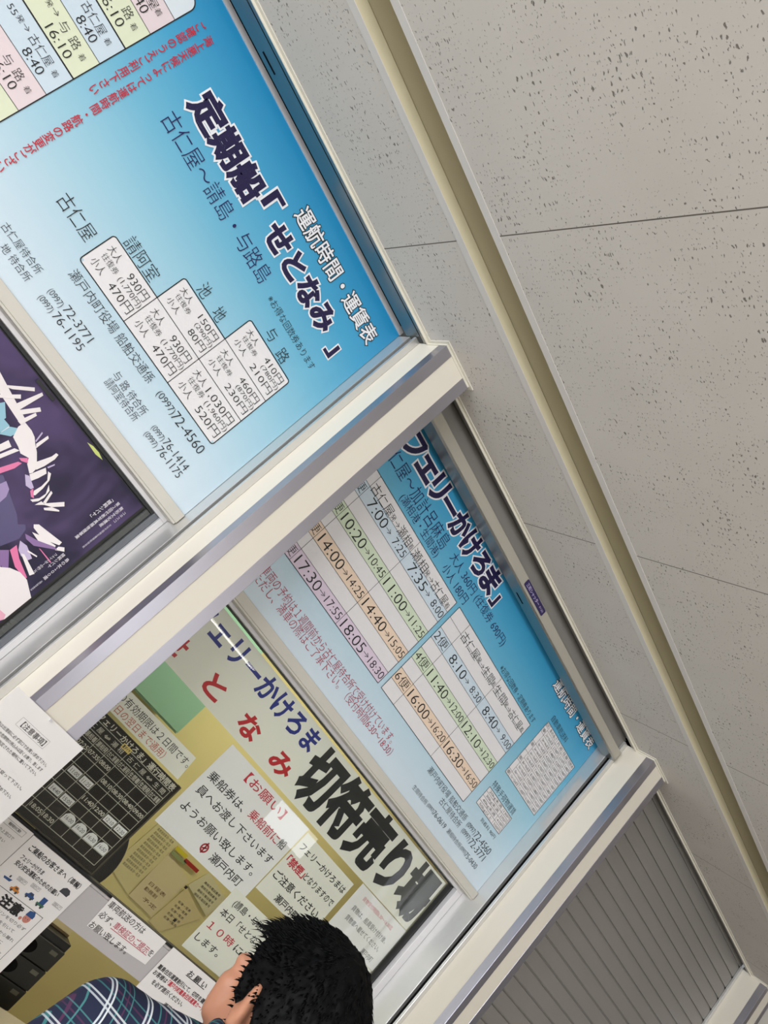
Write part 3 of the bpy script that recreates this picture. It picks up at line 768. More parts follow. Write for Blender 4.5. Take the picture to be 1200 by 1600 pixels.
n7 = sheet('resident_fare_notice', [(1.7800, .900), (2.0800, .902), (2.0800, 1.1190), (1.7800, 1.1195)], YO - .001, 'sheet with a red phrase and underlined heading taped below the departure notice', PAPER)
ya = YO - .001
rm = Lines(); text(rm, 'お 願 い', 1.8870, 1.9760, 1.0955, .0175, ya - .0003, .02); rm.parts.append(MB()); rm.parts[-1].line(1.8850, 1.0855, 1.9770, 1.0855, .0022, ya - .0003)
for t in [('離島住民運賃割引にて、切符を購入され', 1.7883, 2.0552, 1.0610, .0135), ('お客様は', 1.7895, 1.8497, 1.0430, .0135), ('る', 2.0400, 2.0530, 1.0430, .0120), ('を必ず提示ください。', 1.8100, 1.9554, 1.0218, .0135), ('瀬戸内町', 1.900, 1.965, .994, .0135)]: text(rm, *t, ya - .0003, .022)
rm.build('black_lettering', INK, n7)
write(n7, [('「瀬戸内町離島住民運賃カード」', 1.8540, 2.0350, 1.0440, .0140)], REDINK, ya, .026, 'red_lettering')

YS = 1.9680
n8 = sheet('boarding_notice', rect(1.2000, 1.4256, .8230, 1.1122), YS, 'illustrated boarding notice with little coloured cars, below the dark departure board', PAPER)
write(n8, [('ご乗船のお客さまへ（車輌）', 1.2179, 1.4081, 1.0880, .0155), ('安心安全運転のためのお願い', 1.2208, 1.3793, 1.0440, .0130), ('フェリーかけろま', 1.2200, 1.3008, 1.0610, .0120)], INK, YS, .022, 'black_lettering')
q = MB(); ys = YS - .0003
text(q, '！注意', 1.236, 1.3375, .9630, .0260, ys, .05)
q.rframe(1.206, 1.3973, .835, .9833, .0012, ys)
for k in range(5):
    text(q, ('車両はエンジンを切り必ず', 'サイドブレーキを引いて', '下さい。航行中は車から離れ', '車両の移動は係員の指示に', '従ってください。')[k], 1.215, 1.385 - .02 * (k % 2), .938 - .017 * k, .0085, ys)
q.build('caution_box', INK, n8)
def car(mb_body, mb_dark, x, z, s):
    mb_body.poly([(x - 1.0 * s, z - .28 * s), (x - 1.0 * s, z + .1 * s), (x - .6 * s, z + .2 * s), (x - .35 * s, z + .62 * s), (x + .4 * s, z + .62 * s), (x + .7 * s, z + .2 * s), (x + 1.0 * s, z + .1 * s), (x + 1.0 * s, z - .28 * s)], ys)
    for d in (-.55, .55): mb_dark.disc(x + d * s, z - .3 * s, .24 * s, ys - .0002, 14)
    mb_dark.poly([(x - .25 * s, z + .2 * s), (x - .15 * s, z + .5 * s), (x + .3 * s, z + .5 * s), (x + .45 * s, z + .2 * s)], ys - .0002)
og = MB(); bu = MB(); dk = MB(); gn = MB(); sk = MB()
car(og, dk, 1.2775, .9945, .0145); car(bu, dk, 1.3214, 1.0035, .0145)
bu.quad(1.3540, 1.3700, 1.004, 1.021, ys); gn.quad(1.3480, 1.3740, .9985, 1.0045, ys)
for d in (1.354, 1.368): dk.disc(d, .9975, .0035, ys - .0002, 12)
bu.poly([(1.2260, 1.0060), (1.2290, 1.0010), (1.2490, 1.0010), (1.2530, 1.0080)], ys); dk.quad(1.2385, 1.2430, 1.0090, 1.0150, ys)
dk.poly([(1.3720, 1.0520), (1.3740, 1.0630), (1.3830, 1.0690), (1.3960, 1.0680), (1.4030, 1.0600), (1.4010, 1.0510)], ys)
sk.disc(1.3640, .9600, .0115, ys - .0001, 20, .0105); bu.poly([(1.3520, .9660), (1.3540, .9790), (1.3700, .9830), (1.3770, .9740), (1.3770, .9660)], ys - .0002)
sk.disc(1.3480, .9530, .0045, ys - .0001); dk.disc(1.3600, .9600, .0012, ys - .0003); dk.disc(1.3680, .9600, .0012, ys - .0003)
og.build('orange_drawings', mat('print_orange', (206, 130, 48), .5), n8); bu.build('blue_drawings', mat('print_blue', (40, 78, 134), .5), n8)
dk.build('dark_drawings', mat('print_dark', (60, 60, 66), .5), n8); gn.build('green_drawings', mat('print_green', (60, 110, 90), .5), n8); sk.build('skin_drawings', mat('print_skin', (202, 130, 116), .5), n8)
bb_ = MB()
for x0, z0 in ((1.258, 1.0150), (1.300, 1.0215), (1.386, 1.0185)):
    bb_.rframe(x0, x0 + .030, z0, z0 + .0095, .0006, ys); text(bb_, '車間距離に注意', x0 + .002, x0 + .027, z0 + .0063, .003, ys); text(bb_, '急発進しない', x0 + .002, x0 + .024, z0 + .0028, .003, ys)
bb_.build('speech_boxes', INKSOFT, n8)

n9 = sheet('small_print_notice', rect(.9800, 1.1985, .8240, 1.1145), YS + .0006, 'notice in fine print at the lower left, partly behind the caution sheet on the column', PAPER)
q = MB(); yq = YS + .0003
q.rframe(1.095, 1.1818, 1.0920, 1.1065, .0006, yq); text(q, '乗船手続きのご案内', 1.128, 1.168, 1.0995, .0075, yq, .02)
for k in range(12): text(q, ('乗船名簿をご記入の上窓口で', '乗船券をお求めください', '出港十五分前までに手続きを', '済ませてください')[k % 4], 1.035, 1.170 - .012 * (k % 3), 1.078 - .016 * k, .0080, yq)
q.build('lettering', INKSOFT, n9)

YC = 1.7080
n10 = sheet('caution_sheet', rect(.7570, .9672, 1.0622, 1.3588), YC, 'white caution sheet with bracketed heading pinned on the front of the column', PAPER, .0006)
q = MB(); yq = YC - .0003
text(q, '【注意事項】', .8272, .8958, 1.3140, .0135, yq, .012); q.rframe(.8170, .9010, 1.3040, 1.3245, .0004, yq)
for k, (z, xe) in enumerate(((1.2862, .9381), (1.2733, .9389), (1.2606, .9371), (1.2222, .9399), (1.1974, .9373), (1.172, .930), (1.160, .925), (1.136, .92), (1.112, .92))):
    text(q, ('乗船券は出港前に必ず窓口でお買い求め下さい。', '一、生き物や危険物の持込みは固くお断り、致します', '一、手荷物は指定された場所に置いて下さい。', '船内では係員の指示に従って下さい。')[k % 4], .7720, xe, z, .0078, yq, .01)
q.build('lettering', INKSOFT, n10)
pin = MB(); pin.box(.860, .866, YC - .003, YC, 1.352, 1.3575); pin.build('clip', ALU, n10)
spc = MB(); spc.box(.80, .93, YC + .0006, YF - .0017, 1.30, 1.35); spc.build('backing_card', PAPERW, n10)

# ------------------------------------------------------------ dark departure board behind the glass
YB = 2.0200
db = empty('departure_board', (1.25, YB + .006, 1.1150), 'dark departure board with white grid and times, behind the lower left of the glass', 'departure board')
BOARD = noise_tint(mat('dark_board', (34, 28, 22), 0.5, 0, .2), (5, 5, 5), .10)
MB().box(.985, 1.4420, YB, YB + .012, 1.1160, 1.4210).build('board_panel', BOARD, db)
fr = MB(); fr.box(.985, 1.4440, YB - .002, YB + .014, 1.1150, 1.1190); fr.box(1.4390, 1.4440, YB - .002, YB + .014, 1.1190, 1.4220)
fr.build('board_edge', noise_tint(mat('board_edging', (70, 62, 46), .5), (4, 4, 4), .05), db)
g = MB(); yg = YB - .0004; GX1 = 1.4268; CP = .04545; GZ0 = 1.1368; RPB = .02978; GZ1 = GZ0 + 7 * RPB
for k in range(8): g.line(GX1 - 9 * CP, GZ0 + RPB * k, GX1, GZ0 + RPB * k, .0018, yg)
for z in (1.3695, 1.3955): g.line(GX1 - 9 * CP, z, GX1, z, .0018, yg)
for k in range(10): g.line(GX1 - CP * k, GZ0, GX1 - CP * k, 1.3695 if k not in (0, 4, 8) else 1.3955, .0018, yg)
g.build('grid_lines', mat('board_line_white', (186, 182, 166), .5), db)
tx = Lines(); y_ = yg - .0003
text(tx, '「フェリーかけろま」運行時間表', 1.0900, 1.4300, 1.4075, .0185, y_, .02)
for k, t in enumerate(('古仁屋着', '生間発', '生間着', '古仁屋発', '古仁屋着', '瀬相発', '瀬相着', '古仁屋発')):
    text(tx, t, GX1 - CP * (k + 1) + .003, GX1 - CP * k - .003, 1.3570, .0150, y_, .01)
text(tx, '古 仁 屋 ⇔ 生 間', GX1 - 3.8 * CP, GX1 - .25 * CP, 1.3825, .0145, y_); text(tx, '古 仁 屋 ⇔ 瀬 相', GX1 - 7.7 * CP, GX1 - 4.3 * CP, 1.3825, .0145, y_)
def cellxy(c, r): return GX1 - CP * (c + .5), GZ1 - RPB * (r + .5)
for c, r, t in ((5, 0, '07:35'), (4, 0, '08:00'), (3, 1, '08:10'), (2, 1, '08:30'), (1, 1, '08:40'), (0, 1, '09:00'), (3, 3, '11:40'), (2, 3, '12:00'), (5, 6, '18:05'), (4, 6, '18:30'), (6, 0, '07:25'), (7, 0, '07:00')):
    x, z = cellxy(c, r); text(tx, t, x - .0195, x + .0195, z, .0120, y_, .02)
tx.build('board_lettering', mat('board_text_white', (206, 200, 184), .5), db)
for c, r, t in ((5, 2, '11:00'), (4, 2, '11:25'), (5, 4, '14:40'), (4, 4, '15:05'), (1, 3, '12:10'), (0, 3, '12:30'), (3, 5, '16:00'), (2, 5, '16:20'), (1, 5, '16:30'), (0, 5, '16:50')):
    x, z = cellxy(c, r); mb = MB()
    if r == 5:                                # hand-cut rounded slips
        mb.poly([(x - .0205, z - .0135), (x + .0205, z - .0135), (x + .0205, z + .002), (x + .014, z + .0095), (x + .004, z + .0130), (x - .010, z + .0120), (x - .0185, z + .004)], y_ - .0006)
    else: mb.quad(x - .0195, x + .0195, z - .0095, z + .0095, y_ - .0006)
    s = mb.build('time_slip', PAPER, db)
    l = MB(); text(l, t, x - .0140, x + .0150, z - .001, .0105, y_ - .0010); l.build('slip_lettering', INKSOFT, s)
tg = MB(); tg.quad(1.213, 1.247, 1.3880, 1.4020, y_ - .0008); t_ = tg.build('yellow_tag', mat('yellow_tag', (226, 200, 110), .5), db)
l = MB(); text(l, '夏ダイヤ', 1.216, 1.244, 1.395, .009, y_ - .0012, .03); l.build('tag_lettering', INK, t_)

# ------------------------------------------------------------ office seen through the glass
OX0, OX1, OYB = .2, 4.3, 3.06
structure(MB().box(OX0, OX1, OYB, OYB + .05, 0, H).build('wall_back', OFFICE))
structure(MB().box(OX0 - .05, OX0, 2.03, OYB, 0, H).build('wall_office_left', OFFICE))
structure(MB().box(OX1, OX1 + .05, 2.03, OYB, 0, H).build('wall_office_right', OFFICE))
structure(MB().box(OX0, OX1, 2.03, OYB, -.05, 0).build('floor_office', FLOORM))
structure(MB().box(OX0, OX1, 2.06, OYB, 2.30, 2.33).build('ceiling_office', noise_tint(mat('office_ceiling', (222, 216, 200), .8), (2, 2, 2), .02)))
area('assumed_office_light', (2.3, 2.55, 2.26), (0, 0, -1), 1.8, .12, OFFICE_POWER, (1.0, .93, .78))  # assumed warm office lamp, added to light the room behind the glass
lf = empty('assumed_office_lamp', (2.3, 2.55, 2.27), 'assumed slim white ceiling lamp in the ticket office behind the banner', 'lamp')
MB().box(1.4, 3.2, 2.48, 2.62, 2.272, 2.298).build('lamp_housing', PLASTER, lf)

gc = empty('wall_cabinet', (1.60, 2.92, 1.49), 'pale green cabinet on the office wall, seen above the validity strip', 'cabinet')
GREENC = noise_tint(mat('pale_green_steel', (150, 196, 168), .5), (3, 3, 3), .05)
cbm = MB(); cbm.box(1.20, 1.845, 2.86, 3.055, 1.49, 2.2); cbm.build('cabinet_body', GREENC, gc, .003)
for x0, x1 in ((1.205, 1.52), (1.526, 1.84)): MB().box(x0, x1, 2.848, 2.859, 1.497, 2.195).build('cabinet_door', GREENC, gc, .002)
dk = tag(MB().box(1.80, 1.90, 2.95, 3.055, 1.90, 2.0).build('dark_box', mat('dark_brown_box', (78, 66, 46), .6)), 'dark brown box high on the office wall beside the green cabinet', 'box')

YW = 3.0585
def wsheet(i, name, pts, label, rgb, lines, lx, m_ink=INKSOFT):
    o = sheet(name, pts, YW - .0015 - .0012 * i, label, noise_tint(mat('office_sheet_%d' % i, rgb, .7), (3, 3, 3), .03), .0005, 'paper')
    q = MB()
    for (x0, x1, z, t) in lines: text(q, t, x0, x1, z, lx, YW - .0015 - .0012 * i - .0004)
    if lines: q.build('lettering', m_ink, o)
    return o
wsheet(0, 'pinned_sheet', [(2.215, .960), (2.375, .925), (2.400, 1.300), (2.245, 1.330)], 'pale printed sheet on the office wall beside the dark board', (226, 214, 160), [(2.25, 2.36, 1.20 - .018 * k, '業務連絡事項一覧表') for k in range(12)], .012, mat('pale_grey_ink', (150, 142, 112), .7))
wsheet(1, 'pinned_folder', [(2.388, .923), (2.556, .916), (2.566, 1.115), (2.380, 1.148)], 'cream folder on the office wall with red and black print', (228, 212, 168), [(2.42, 2.53, 1.01, '日程表'), (2.42, 2.50, .985, '勤務割'), (2.45, 2.54, .95, '予定')], .016, mat('brown_ink', (120, 84, 60), .6))
wsheet(2, 'pinned_list', [(2.560, .900), (2.640, .890), (2.765, 1.040), (2.580, 1.092)], 'tilted cream list at the right on the office wall', (226, 208, 156), [(2.60, 2.69, 1.03 - .02 * k, '名簿一覧表') for k in range(5)], .011)
wsheet(3, 'pinned_memo', [(2.575, 1.102), (2.772, 1.058), (2.800, 1.160), (2.612, 1.195)], 'white memo above the tilted list on the office wall', (224, 216, 176), [(2.63, 2.75, 1.155 - .02 * k, '連絡先電話番号') for k in range(4)], .011)
tg = empty('index_tabs', (2.47, YW - .008, 1.17), 'yellow and red index tabs stuck in a row on the office wall', 'index tabs')
for k, (x0, x1, z, c) in enumerate(((2.385, 2.460, 1.178, (222, 206, 50)), (2.463, 2.560, 1.166, (170, 40, 30)), (2.384, 2.480, 1.155, (150, 160, 110)))):
    MB().box(x0, x1, YW - .009, YW - .007, z - .008, z + .008).build('tab', mat('tab_colour_%d' % k, c, .5), tg)
for k, (x, z) in enumerate(((2.572, 1.090), (2.655, .966))):
    tag(MB().box(x - .006, x + .006, YW - .012, YW - .0078, z - .006, z + .006).build('push_pin', mat('pin_black', (30, 28, 26), .4)), ('black pin above the tilted cream list', 'black pin at the right edge of the tilted cream list')[k], 'pin')

rb = MB(); pts = [(1.815 + .175 * math.cos(a), 1.010 + .175 * math.sin(a)) for a in [2 * math.pi * k / 40 for k in range(40)]]
n = len(pts); rb.add([(x, 2.70, z) for x, z in pts] + [(x, 2.73, z) for x, z in pts], [tuple(range(n)), tuple(range(2 * n - 1, n - 1, -1))] + [(i, n + i, n + (i + 1) % n, (i + 1) % n) for i in range(n)])
ch = empty('office_chair', (1.815, 2.85, 0), 'black round-backed office chair partly hidden by the departure board', 'chair')
CHB = mat('black_chair_mesh', (24, 26, 34), .6)
rb.build('backrest', CHB, ch, .008)
MB().box(1.80, 1.83, 2.732, 2.76, .50, .95).build('back_post', RUBBER, ch, .004)
MB().box(1.62, 2.01, 2.71, 3.04, .44, .50).build('seat', CHB, ch, .02)
MB().box(1.795, 1.835, 2.86, 2.90, .06, .44).build('gas_column', RUBBER, ch)
for k in range(5):
    a = 2 * math.pi * k / 5; mb = MB(); c_, s_ = math.cos(a), math.sin(a)
    mb.add([(1.815 + c_ * r_ - s_ * w, 2.86 + s_ * r_ * .68 + c_ * w, z) for z in (.02, .07) for r_, w in ((.02, -.018), (.26, -.015), (.26, .015), (.02, .018))], [(3, 2, 1, 0), (4, 5, 6, 7), (0, 1, 5, 4), (1, 2, 6, 5), (2, 3, 7, 6), (3, 0, 4, 7)])
    mb.build('leg', RUBBER, ch)

# black drawer unit on a desk behind the hatch, with a few papers on top
du = empty('drawer_unit', (1.56, 2.44, 0), 'black plastic drawer unit behind the hatch, under the boarding notice', 'drawer unit')
DUM = noise_tint(mat('black_drawer_plastic', (20, 20, 17), .45), (4, 4, 4), .08); DUF = noise_tint(mat('drawer_front_plastic', (32, 31, 26), .5), (4, 4, 4), .06)
MB().box(1.38, 1.752, 2.262, 2.62, .0, .885).build('drawer_body', DUM, du, .003)
for k in range(12):
    z1 = .862 - .0680 * k; z0 = z1 - .0655
    d = MB().box(1.385, 1.747, 2.2500, 2.2615, z0, z1).build('drawer', DUF, du, .0025)
    h = MB(); h.disc(1.628, z1 - .036, .030, 2.2494, 24, .021); h.build('finger_hole', DARK, d)
    lb = MB(); lb.quad(1.700, 1.728, z1 - .022, z1 - .010, 2.2494); lb.build('label_plate', mat('label_plate_%d' % k, (96, 94, 80), .5), d)
for k, (x0, x1, z0, z1, rgb, lab) in enumerate(((1.60, 1.748, .8855, .8920, (120, 100, 66), 'brown folder lying on the black drawer unit'), (1.61, 1.745, .8925, .9130, (232, 214, 160), 'cream paper stack on top of the brown folder'))):
    tag(MB().box(x0, x1, 2.30, 2.50, z0, z1).build(('folder', 'paper_stack')[k], noise_tint(mat('stack_%d' % k, rgb, .7), (2, 2, 200), .08), None, .001), lab, ('folder', 'paper')[k])

# ------------------------------------------------------------ poster case in the left bay
w1, xa, xb = win_frame(0, .0160)
CASE = noise_tint(mat('case_grey_metal', (112, 116, 122), .35, .5), (3, 3, 30), .04)
pc = empty('poster_case', (.35, 1.99, .80), 'black framed display case holding the dancer poster, under the left signboard', 'display case')
cm = MB(); xl = xa + .0170; xr = xb - .0170
cm.box(xl, xr, 1.994, 2.028, .80, 1.8270)
cm.build('case_back', noise_tint(mat('case_black', (30, 29, 28), .4), (4, 4, 4), .06), pc)
fr = MB()
fr.box(xr - .016, xr, 1.976, 1.994, .80, 1.8270); fr.box(xl, xl + .016, 1.976, 1.994, .80, 1.8270); fr.box(xl + .016, xr - .016, 1.976, 1.994, .80, .82)
fr.build('case_frame', CASE, pc, .001)
f2 = MB(); f2.box(xl + .016, xr - .016, 1.978, 1.994, 1.8190, 1.8270); f2.build('case_top_frame', RUBBER, pc, .0008)
f3 = MB(); f3.box(xr - .0325, xr - .0175, 1.984, 1.994, .82, 1.8185); f3.build('acrylic_edge', noise_tint(mat('acrylic_edge_grey', (78, 80, 78), .25), (3, 3, 12), .2), pc, .001)
hk = MB(); hk.box(.3450, .4020, 1.9765, 1.978, 1.8035, 1.8125); hk.build('latch', RUBBER, pc, .0008)

structure(MB().box(xa, xb, 1.97, 2.025, 0, .735).build('wall_under_case', PLASTER))
YQ = 1.9905
def poster_material():
    m = mat('night_poster_print', (44, 40, 66), .5, 0, .25)
    N, L, b = nodes(m)
    tc = N.new('ShaderNodeTexCoord'); nz = N.new('ShaderNodeTexNoise'); cr = N.new('ShaderNodeValToRGB')
    nz.inputs['Scale'].default_value = 4.2; nz.inputs['Detail'].default_value = 3; nz.inputs['Distortion'].default_value = .6
    L.new(tc.outputs['Object'], nz.inputs['Vector']); L.new(nz.outputs['Fac'], cr.inputs[0])
    e = cr.color_ramp.elements
    e[0].position = .36; e[0].color = (*lin((30, 28, 46)), 1); e[1].position = .70; e[1].color = (*lin((88, 72, 112)), 1)
    k = e.new(.52); k.color = (*lin((44, 38, 62)), 1)
    L.new(cr.outputs[0], b.inputs['Base Color']); return m
po = sheet('dancer_poster', rect(.10, .7326, .90, 1.8160), YQ, 'dark purple poster of a dancer in a white paper-strip headdress, left bay', poster_material(), .0006, 'poster')
PCOL = {'dpurple': (66, 52, 104), 'purple': (150, 128, 176), 'mpurple': (132, 96, 152), 'pink': (222, 110, 160), 'pink2': (232, 170, 190), 'white': (234, 226, 226), 'lav': (190, 174, 208), 'teal': (138, 186, 204)}
POSTER=[
 ('dpurple', [(0.5518, 1.5438), (0.5875, 1.5842), (0.5981, 1.5781), (0.6055, 1.5535), (0.5916, 1.5116)]),
 ('purple', [(0.4804, 1.6018), (0.484, 1.6166), (0.5024, 1.6097), (0.5117, 1.5942), (0.5132, 1.5751)]),
 ('pink', [(0.4517, 1.625), (0.4655, 1.6634), (0.4731, 1.6673), (0.4725, 1.6478), (0.4621, 1.6166)]),
 ('white', [(0.4116, 1.6575), (0.4152, 1.6781), (0.4307, 1.6735), (0.4245, 1.647)]),
 ('white', [(0.4284, 1.6439), (0.4371, 1.6763), (0.4478, 1.6816), (0.4361, 1.6376)]),
 ('teal', [(0.3923, 1.6731), (0.3939, 1.6993), (0.4059, 1.7094), (0.414, 1.7009), (0.4116, 1.687), (0.3936, 1.672)]),
 ('teal', [(0.3406, 1.7151), (0.3452, 1.7252), (0.3738, 1.7048), (0.3732, 1.6886)]),
 ('white', [(0.4042, 1.7127), (0.405, 1.7301), (0.4279, 1.7297), (0.4436, 1.7253), (0.4578, 1.716), (0.4731, 1.7079), (0.4864, 1.6972), (0.5024, 1.6844), (0.5044, 1.6706), (0.5017, 1.6646), (0.4814, 1.6748), (0.4728, 1.6858), (0.454, 1.6786), (0.4393, 1.6845), (0.4157, 1.6896)]),
 ('pink', [(0.46, 1.6699), (0.4718, 1.6845), (0.481, 1.6771), (0.4682, 1.6693)]),
 ('lav', [(0.4512, 1.7212), (0.4442, 1.7452), (0.4478, 1.7443), (0.4548, 1.7204)]),
 ('white', [(0.4654, 1.7119), (0.4575, 1.7183), (0.4587, 1.75), (0.465, 1.7471)]),
 ('white', [(0.4904, 1.694), (0.5012, 1.7266), (0.5013, 1.739), (0.5077, 1.7402), (0.5107, 1.7274), (0.5086, 1.7001), (0.5041, 1.6811)]),
 ('lav', [(0.514, 1.704), (0.5189, 1.721), (0.5216, 1.7188), (0.5177, 1.7032)]),
 ('white', [(0.503, 1.6636), (0.5133, 1.7005), (0.5251, 1.6931), (0.5219, 1.673), (0.5171, 1.6564)]),
 ('white', [(0.5457, 1.6396), (0.5386, 1.6473), (0.5409, 1.6661), (0.5383, 1.6847), (0.5231, 1.6989), (0.5313, 1.7007), (0.5415, 1.6884), (0.547, 1.6653), (0.5488, 1.6433)]),
 ('white', [(0.5497, 1.6283), (0.5595, 1.6451), (0.5607, 1.6627), (0.5486, 1.6807), (0.5606, 1.6733), (0.5655, 1.6548), (0.5639, 1.6395), (0.5568, 1.6287)]),
 ('white', [(0.5654, 1.628), (0.5681, 1.6445), (0.5753, 1.6449), (0.6026, 1.6821), (0.611, 1.6755), (0.5939, 1.6531), (0.5791, 1.6439)]),
 ('white', [(0.5835, 1.6384), (0.5939, 1.6531), (0.6103, 1.6612), (0.6131, 1.659), (0.5887, 1.6363)]),
 ('white', [(0.5729, 1.6447), (0.5627, 1.6758), (0.5689, 1.675), (0.5785, 1.6486)]),
 ('lav', [(0.497, 1.6563), (0.5057, 1.6614), (0.5332, 1.6516), (0.5318, 1.6446), (0.518, 1.6414)]),
 ('pink', [(0.5335, 1.6412), (0.5336, 1.6493), (0.5522, 1.6365), (0.5453, 1.6338)]),
 ('white', [(0.3093, 1.7404), (0.357, 1.7948), (0.3636, 1.7895), (0.3325, 1.755)]),
 ('white', [(0.3262, 1.7267), (0.352, 1.7618), (0.3593, 1.7559), (0.3316, 1.7224)]),
 ('white', [(0.3598, 1.733), (0.3748, 1.8007), (0.3817, 1.7981), (0.376, 1.7311)]),
 ('white', [(0.3716, 1.7291), (0.3982, 1.7763), (0.407, 1.7722), (0.3869, 1.7337)]),
 ('white', [(0.3939, 1.7196), (0.4021, 1.7616), (0.409, 1.759), (0.4043, 1.7198)]),
 ('white', [(0.5997, 1.5979), (0.607, 1.6063), (0.6746, 1.6178), (0.6763, 1.609), (0.6389, 1.5904), (0.6059, 1.5929)]),
 ('white', [(0.6113, 1.5839), (0.63, 1.5927), (0.672, 1.6027), (0.6742, 1.5961), (0.6358, 1.581)]),
 ('white', [(0.6775, 1.6057), (0.6882, 1.6144), (0.6963, 1.608), (0.6787, 1.5949)]),
 ('mpurple', [(0.6046, 1.5705), (0.6358, 1.581), (0.671, 1.5986), (0.6826, 1.5992), (0.639, 1.5665), (0.6153, 1.5643)]),
 ('pink', [(0.6513, 1.571), (0.6554, 1.5725), (0.6955, 1.5707), (0.6954, 1.5676)]),
 ('pink', [(0.6123, 1.5224), (0.6127, 1.5406), (0.6414, 1.5245), (0.6876, 1.5087), (0.6882, 1.5035), (0.6509, 1.5052)]),
 ('lav', [(0.6098, 1.5523), (0.629, 1.5556), (0.6602, 1.5448), (0.6571, 1.5355), (0.6392, 1.531), (0.6245, 1.5358)]),
 ('mpurple', [(0.5977, 1.5066), (0.611, 1.5211), (0.6566, 1.482), (0.6547, 1.4743), (0.628, 1.4867), (0.638, 1.474)]),
 ('white', [(0.6286, 1.4816), (0.645, 1.496), (0.6679, 1.5056), (0.6923, 1.5049), (0.7325, 1.4846), (0.7321, 1.4117), (0.7275, 1.4014)]),
 ('white', [(0.6345, 1.5348), (0.641, 1.5389), (0.6927, 1.526), (0.6882, 1.5153)]),
 ('white', [(0.6381, 1.5507), (0.6631, 1.5568), (0.6648, 1.5542), (0.6407, 1.5475)]),
 ('pink2', [(0.7069, 1.4181), (0.7254, 1.4194), (0.7308, 1.4104), (0.7275, 1.4014)]),
]

MORE = [('dpurple', [(.30, 1.47), (.47, 1.62), (.56, 1.585), (.60, 1.555), (.585, 1.50), (.52, 1.40), (.36, 1.36)]),
        ('white', [(.20, 1.30), (.40, 1.42), (.56, 1.45), (.655, 1.42), (.672, 1.36), (.64, 1.10), (.52, .95), (.22, .95)]),
        ('white', [(.24, 1.66), (.40, 1.70), (.40, 1.68), (.25, 1.62)]), ('white', [(.28, 1.76), (.40, 1.735), (.40, 1.72), (.27, 1.735)]), ('teal', [(.33, 1.70), (.392, 1.70), (.392, 1.67), (.33, 1.66)]),
        ('pink', [(.30, 1.60), (.452, 1.625), (.462, 1.617), (.32, 1.575)])]
bycol = {}
for k, (c, pts) in enumerate(MORE + POSTER):
    bycol.setdefault(c, MB()).poly(pts, YQ - .0003 - .00003 * k)
for c, mb in bycol.items(): mb.build('printed_dancer', mat('poster_' + c, PCOL[c], .3), po)
lf = MB(); lf.poly([(.5240, 1.8085), (.5400, 1.8140), (.5600, 1.8150), (.5797, 1.8105), (.5583, 1.8060)], YQ - .002); lf.build('printed_leaf', mat('poster_leaf', (206, 214, 120), .4), po)
pt = MB(); yp = YQ - .0024
vtext(pt, '「諸鈍シバヤ」', .6700, 1.7770, 1.6990, .0105, yp, .02); vtext(pt, '第２回代表写真展後援事業', .6870, 1.7780, 1.6470, .0088, yp, .015)
vtext(pt, '無形文化遺産', .7015, 1.7775, 1.7070, .0088, yp, .015); vtext(pt, 'ユネスコ', .7155, 1.7755, 1.7380, .0085, yp); vtext(pt, '文化庁国指定重要民俗芸能', .7164, 1.7300, 1.6450, .0052, yp)
vtext(pt, '島の女１００選', .7160, 1.6045, 1.5330, .0092, yp, .015); vtext(pt, '諸鈍シバヤ', .7005, 1.6050, 1.5570, .0088, yp, .015); vtext(pt, 'ファインダーの向こう', .6882, 1.5920, 1.5260, .0088, yp, .015); vtext(pt, '主催町教育委員会', .7173, 1.5280, 1.4950, .0050, yp)
pt.build('lettering', mat('poster_white_ink', (214, 208, 216), .4), po)

# ------------------------------------------------------------ assumed ceiling lamps of the hall, added behind the camera
k = 0
for lx in (-1.8, 1.8, 5.4):
    for ly in (-5.2, -2.4):
        k += 1
        l = empty('assumed_ceiling_lamp', (lx, ly, H), 'assumed long white ceiling lamp in the hall, one of two rows', 'lamp', 'assumed hall ceiling lamps')
        MB().box(lx - .62, lx + .62, ly - .11, ly + .11, H - .06, H - .002).build('lamp_body', PLASTER, l, .004)
        MB().box(lx - .60, lx + .60, ly - .09, ly + .09, H - .068, H - .061).build('diffuser', TUBE, l)
        area('assumed_lamp_light', (lx, ly, H - .075), (0, 0, -1), 1.2, .18, LAMP_POWER, (1.0, .975, .94))
# added area light mirrored in the glass as an assumed rear window; none modelled
area('added_reflection_light', (10.7, -7.75, 1.60), (-0.6, 1, 0), .95, .45, 9, (.97, .98, 1.0))

# ------------------------------------------------------------ the man at the window
SKIN = noise_tint(mat('skin', (186, 130, 102), .5), (22, 22, 22), .06)
b_ = SKIN.node_tree.nodes['Principled BSDF']; b_.inputs['Subsurface Weight'].default_value = .08; b_.inputs['Subsurface Radius'].default_value = (.012, .005, .003)
HAIR = mat('black_hair', (7, 7, 8), .6); HAIR.node_tree.nodes['Principled BSDF'].inputs['Specular IOR Level'].default_value = .12

def hull_capsule(bm, p0, r0, p1, r1, seg=14):
    vs = []
    for p, r in ((Vector(p0), r0), (Vector(p1), r1)):
        rr = r if isinstance(r, (tuple, list)) else (r, r, r)
        for i in range(1, 8):
            t = math.pi * i / 8
            for j in range(seg):
                a = 2 * math.pi * j / seg
                vs.append(bm.verts.new(p + Vector((rr[0] * math.sin(t) * math.cos(a), rr[1] * math.sin(t) * math.sin(a), rr[2] * math.cos(t)))))
        vs.append(bm.verts.new(p + Vector((0, 0, rr[2])))); vs.append(bm.verts.new(p - Vector((0, 0, rr[2]))))
    res = bmesh.ops.convex_hull(bm, input=vs)
    bmesh.ops.delete(bm, geom=list({v for v in res['geom_interior'] if isinstance(v, bmesh.types.BMVert)}), context='VERTS')

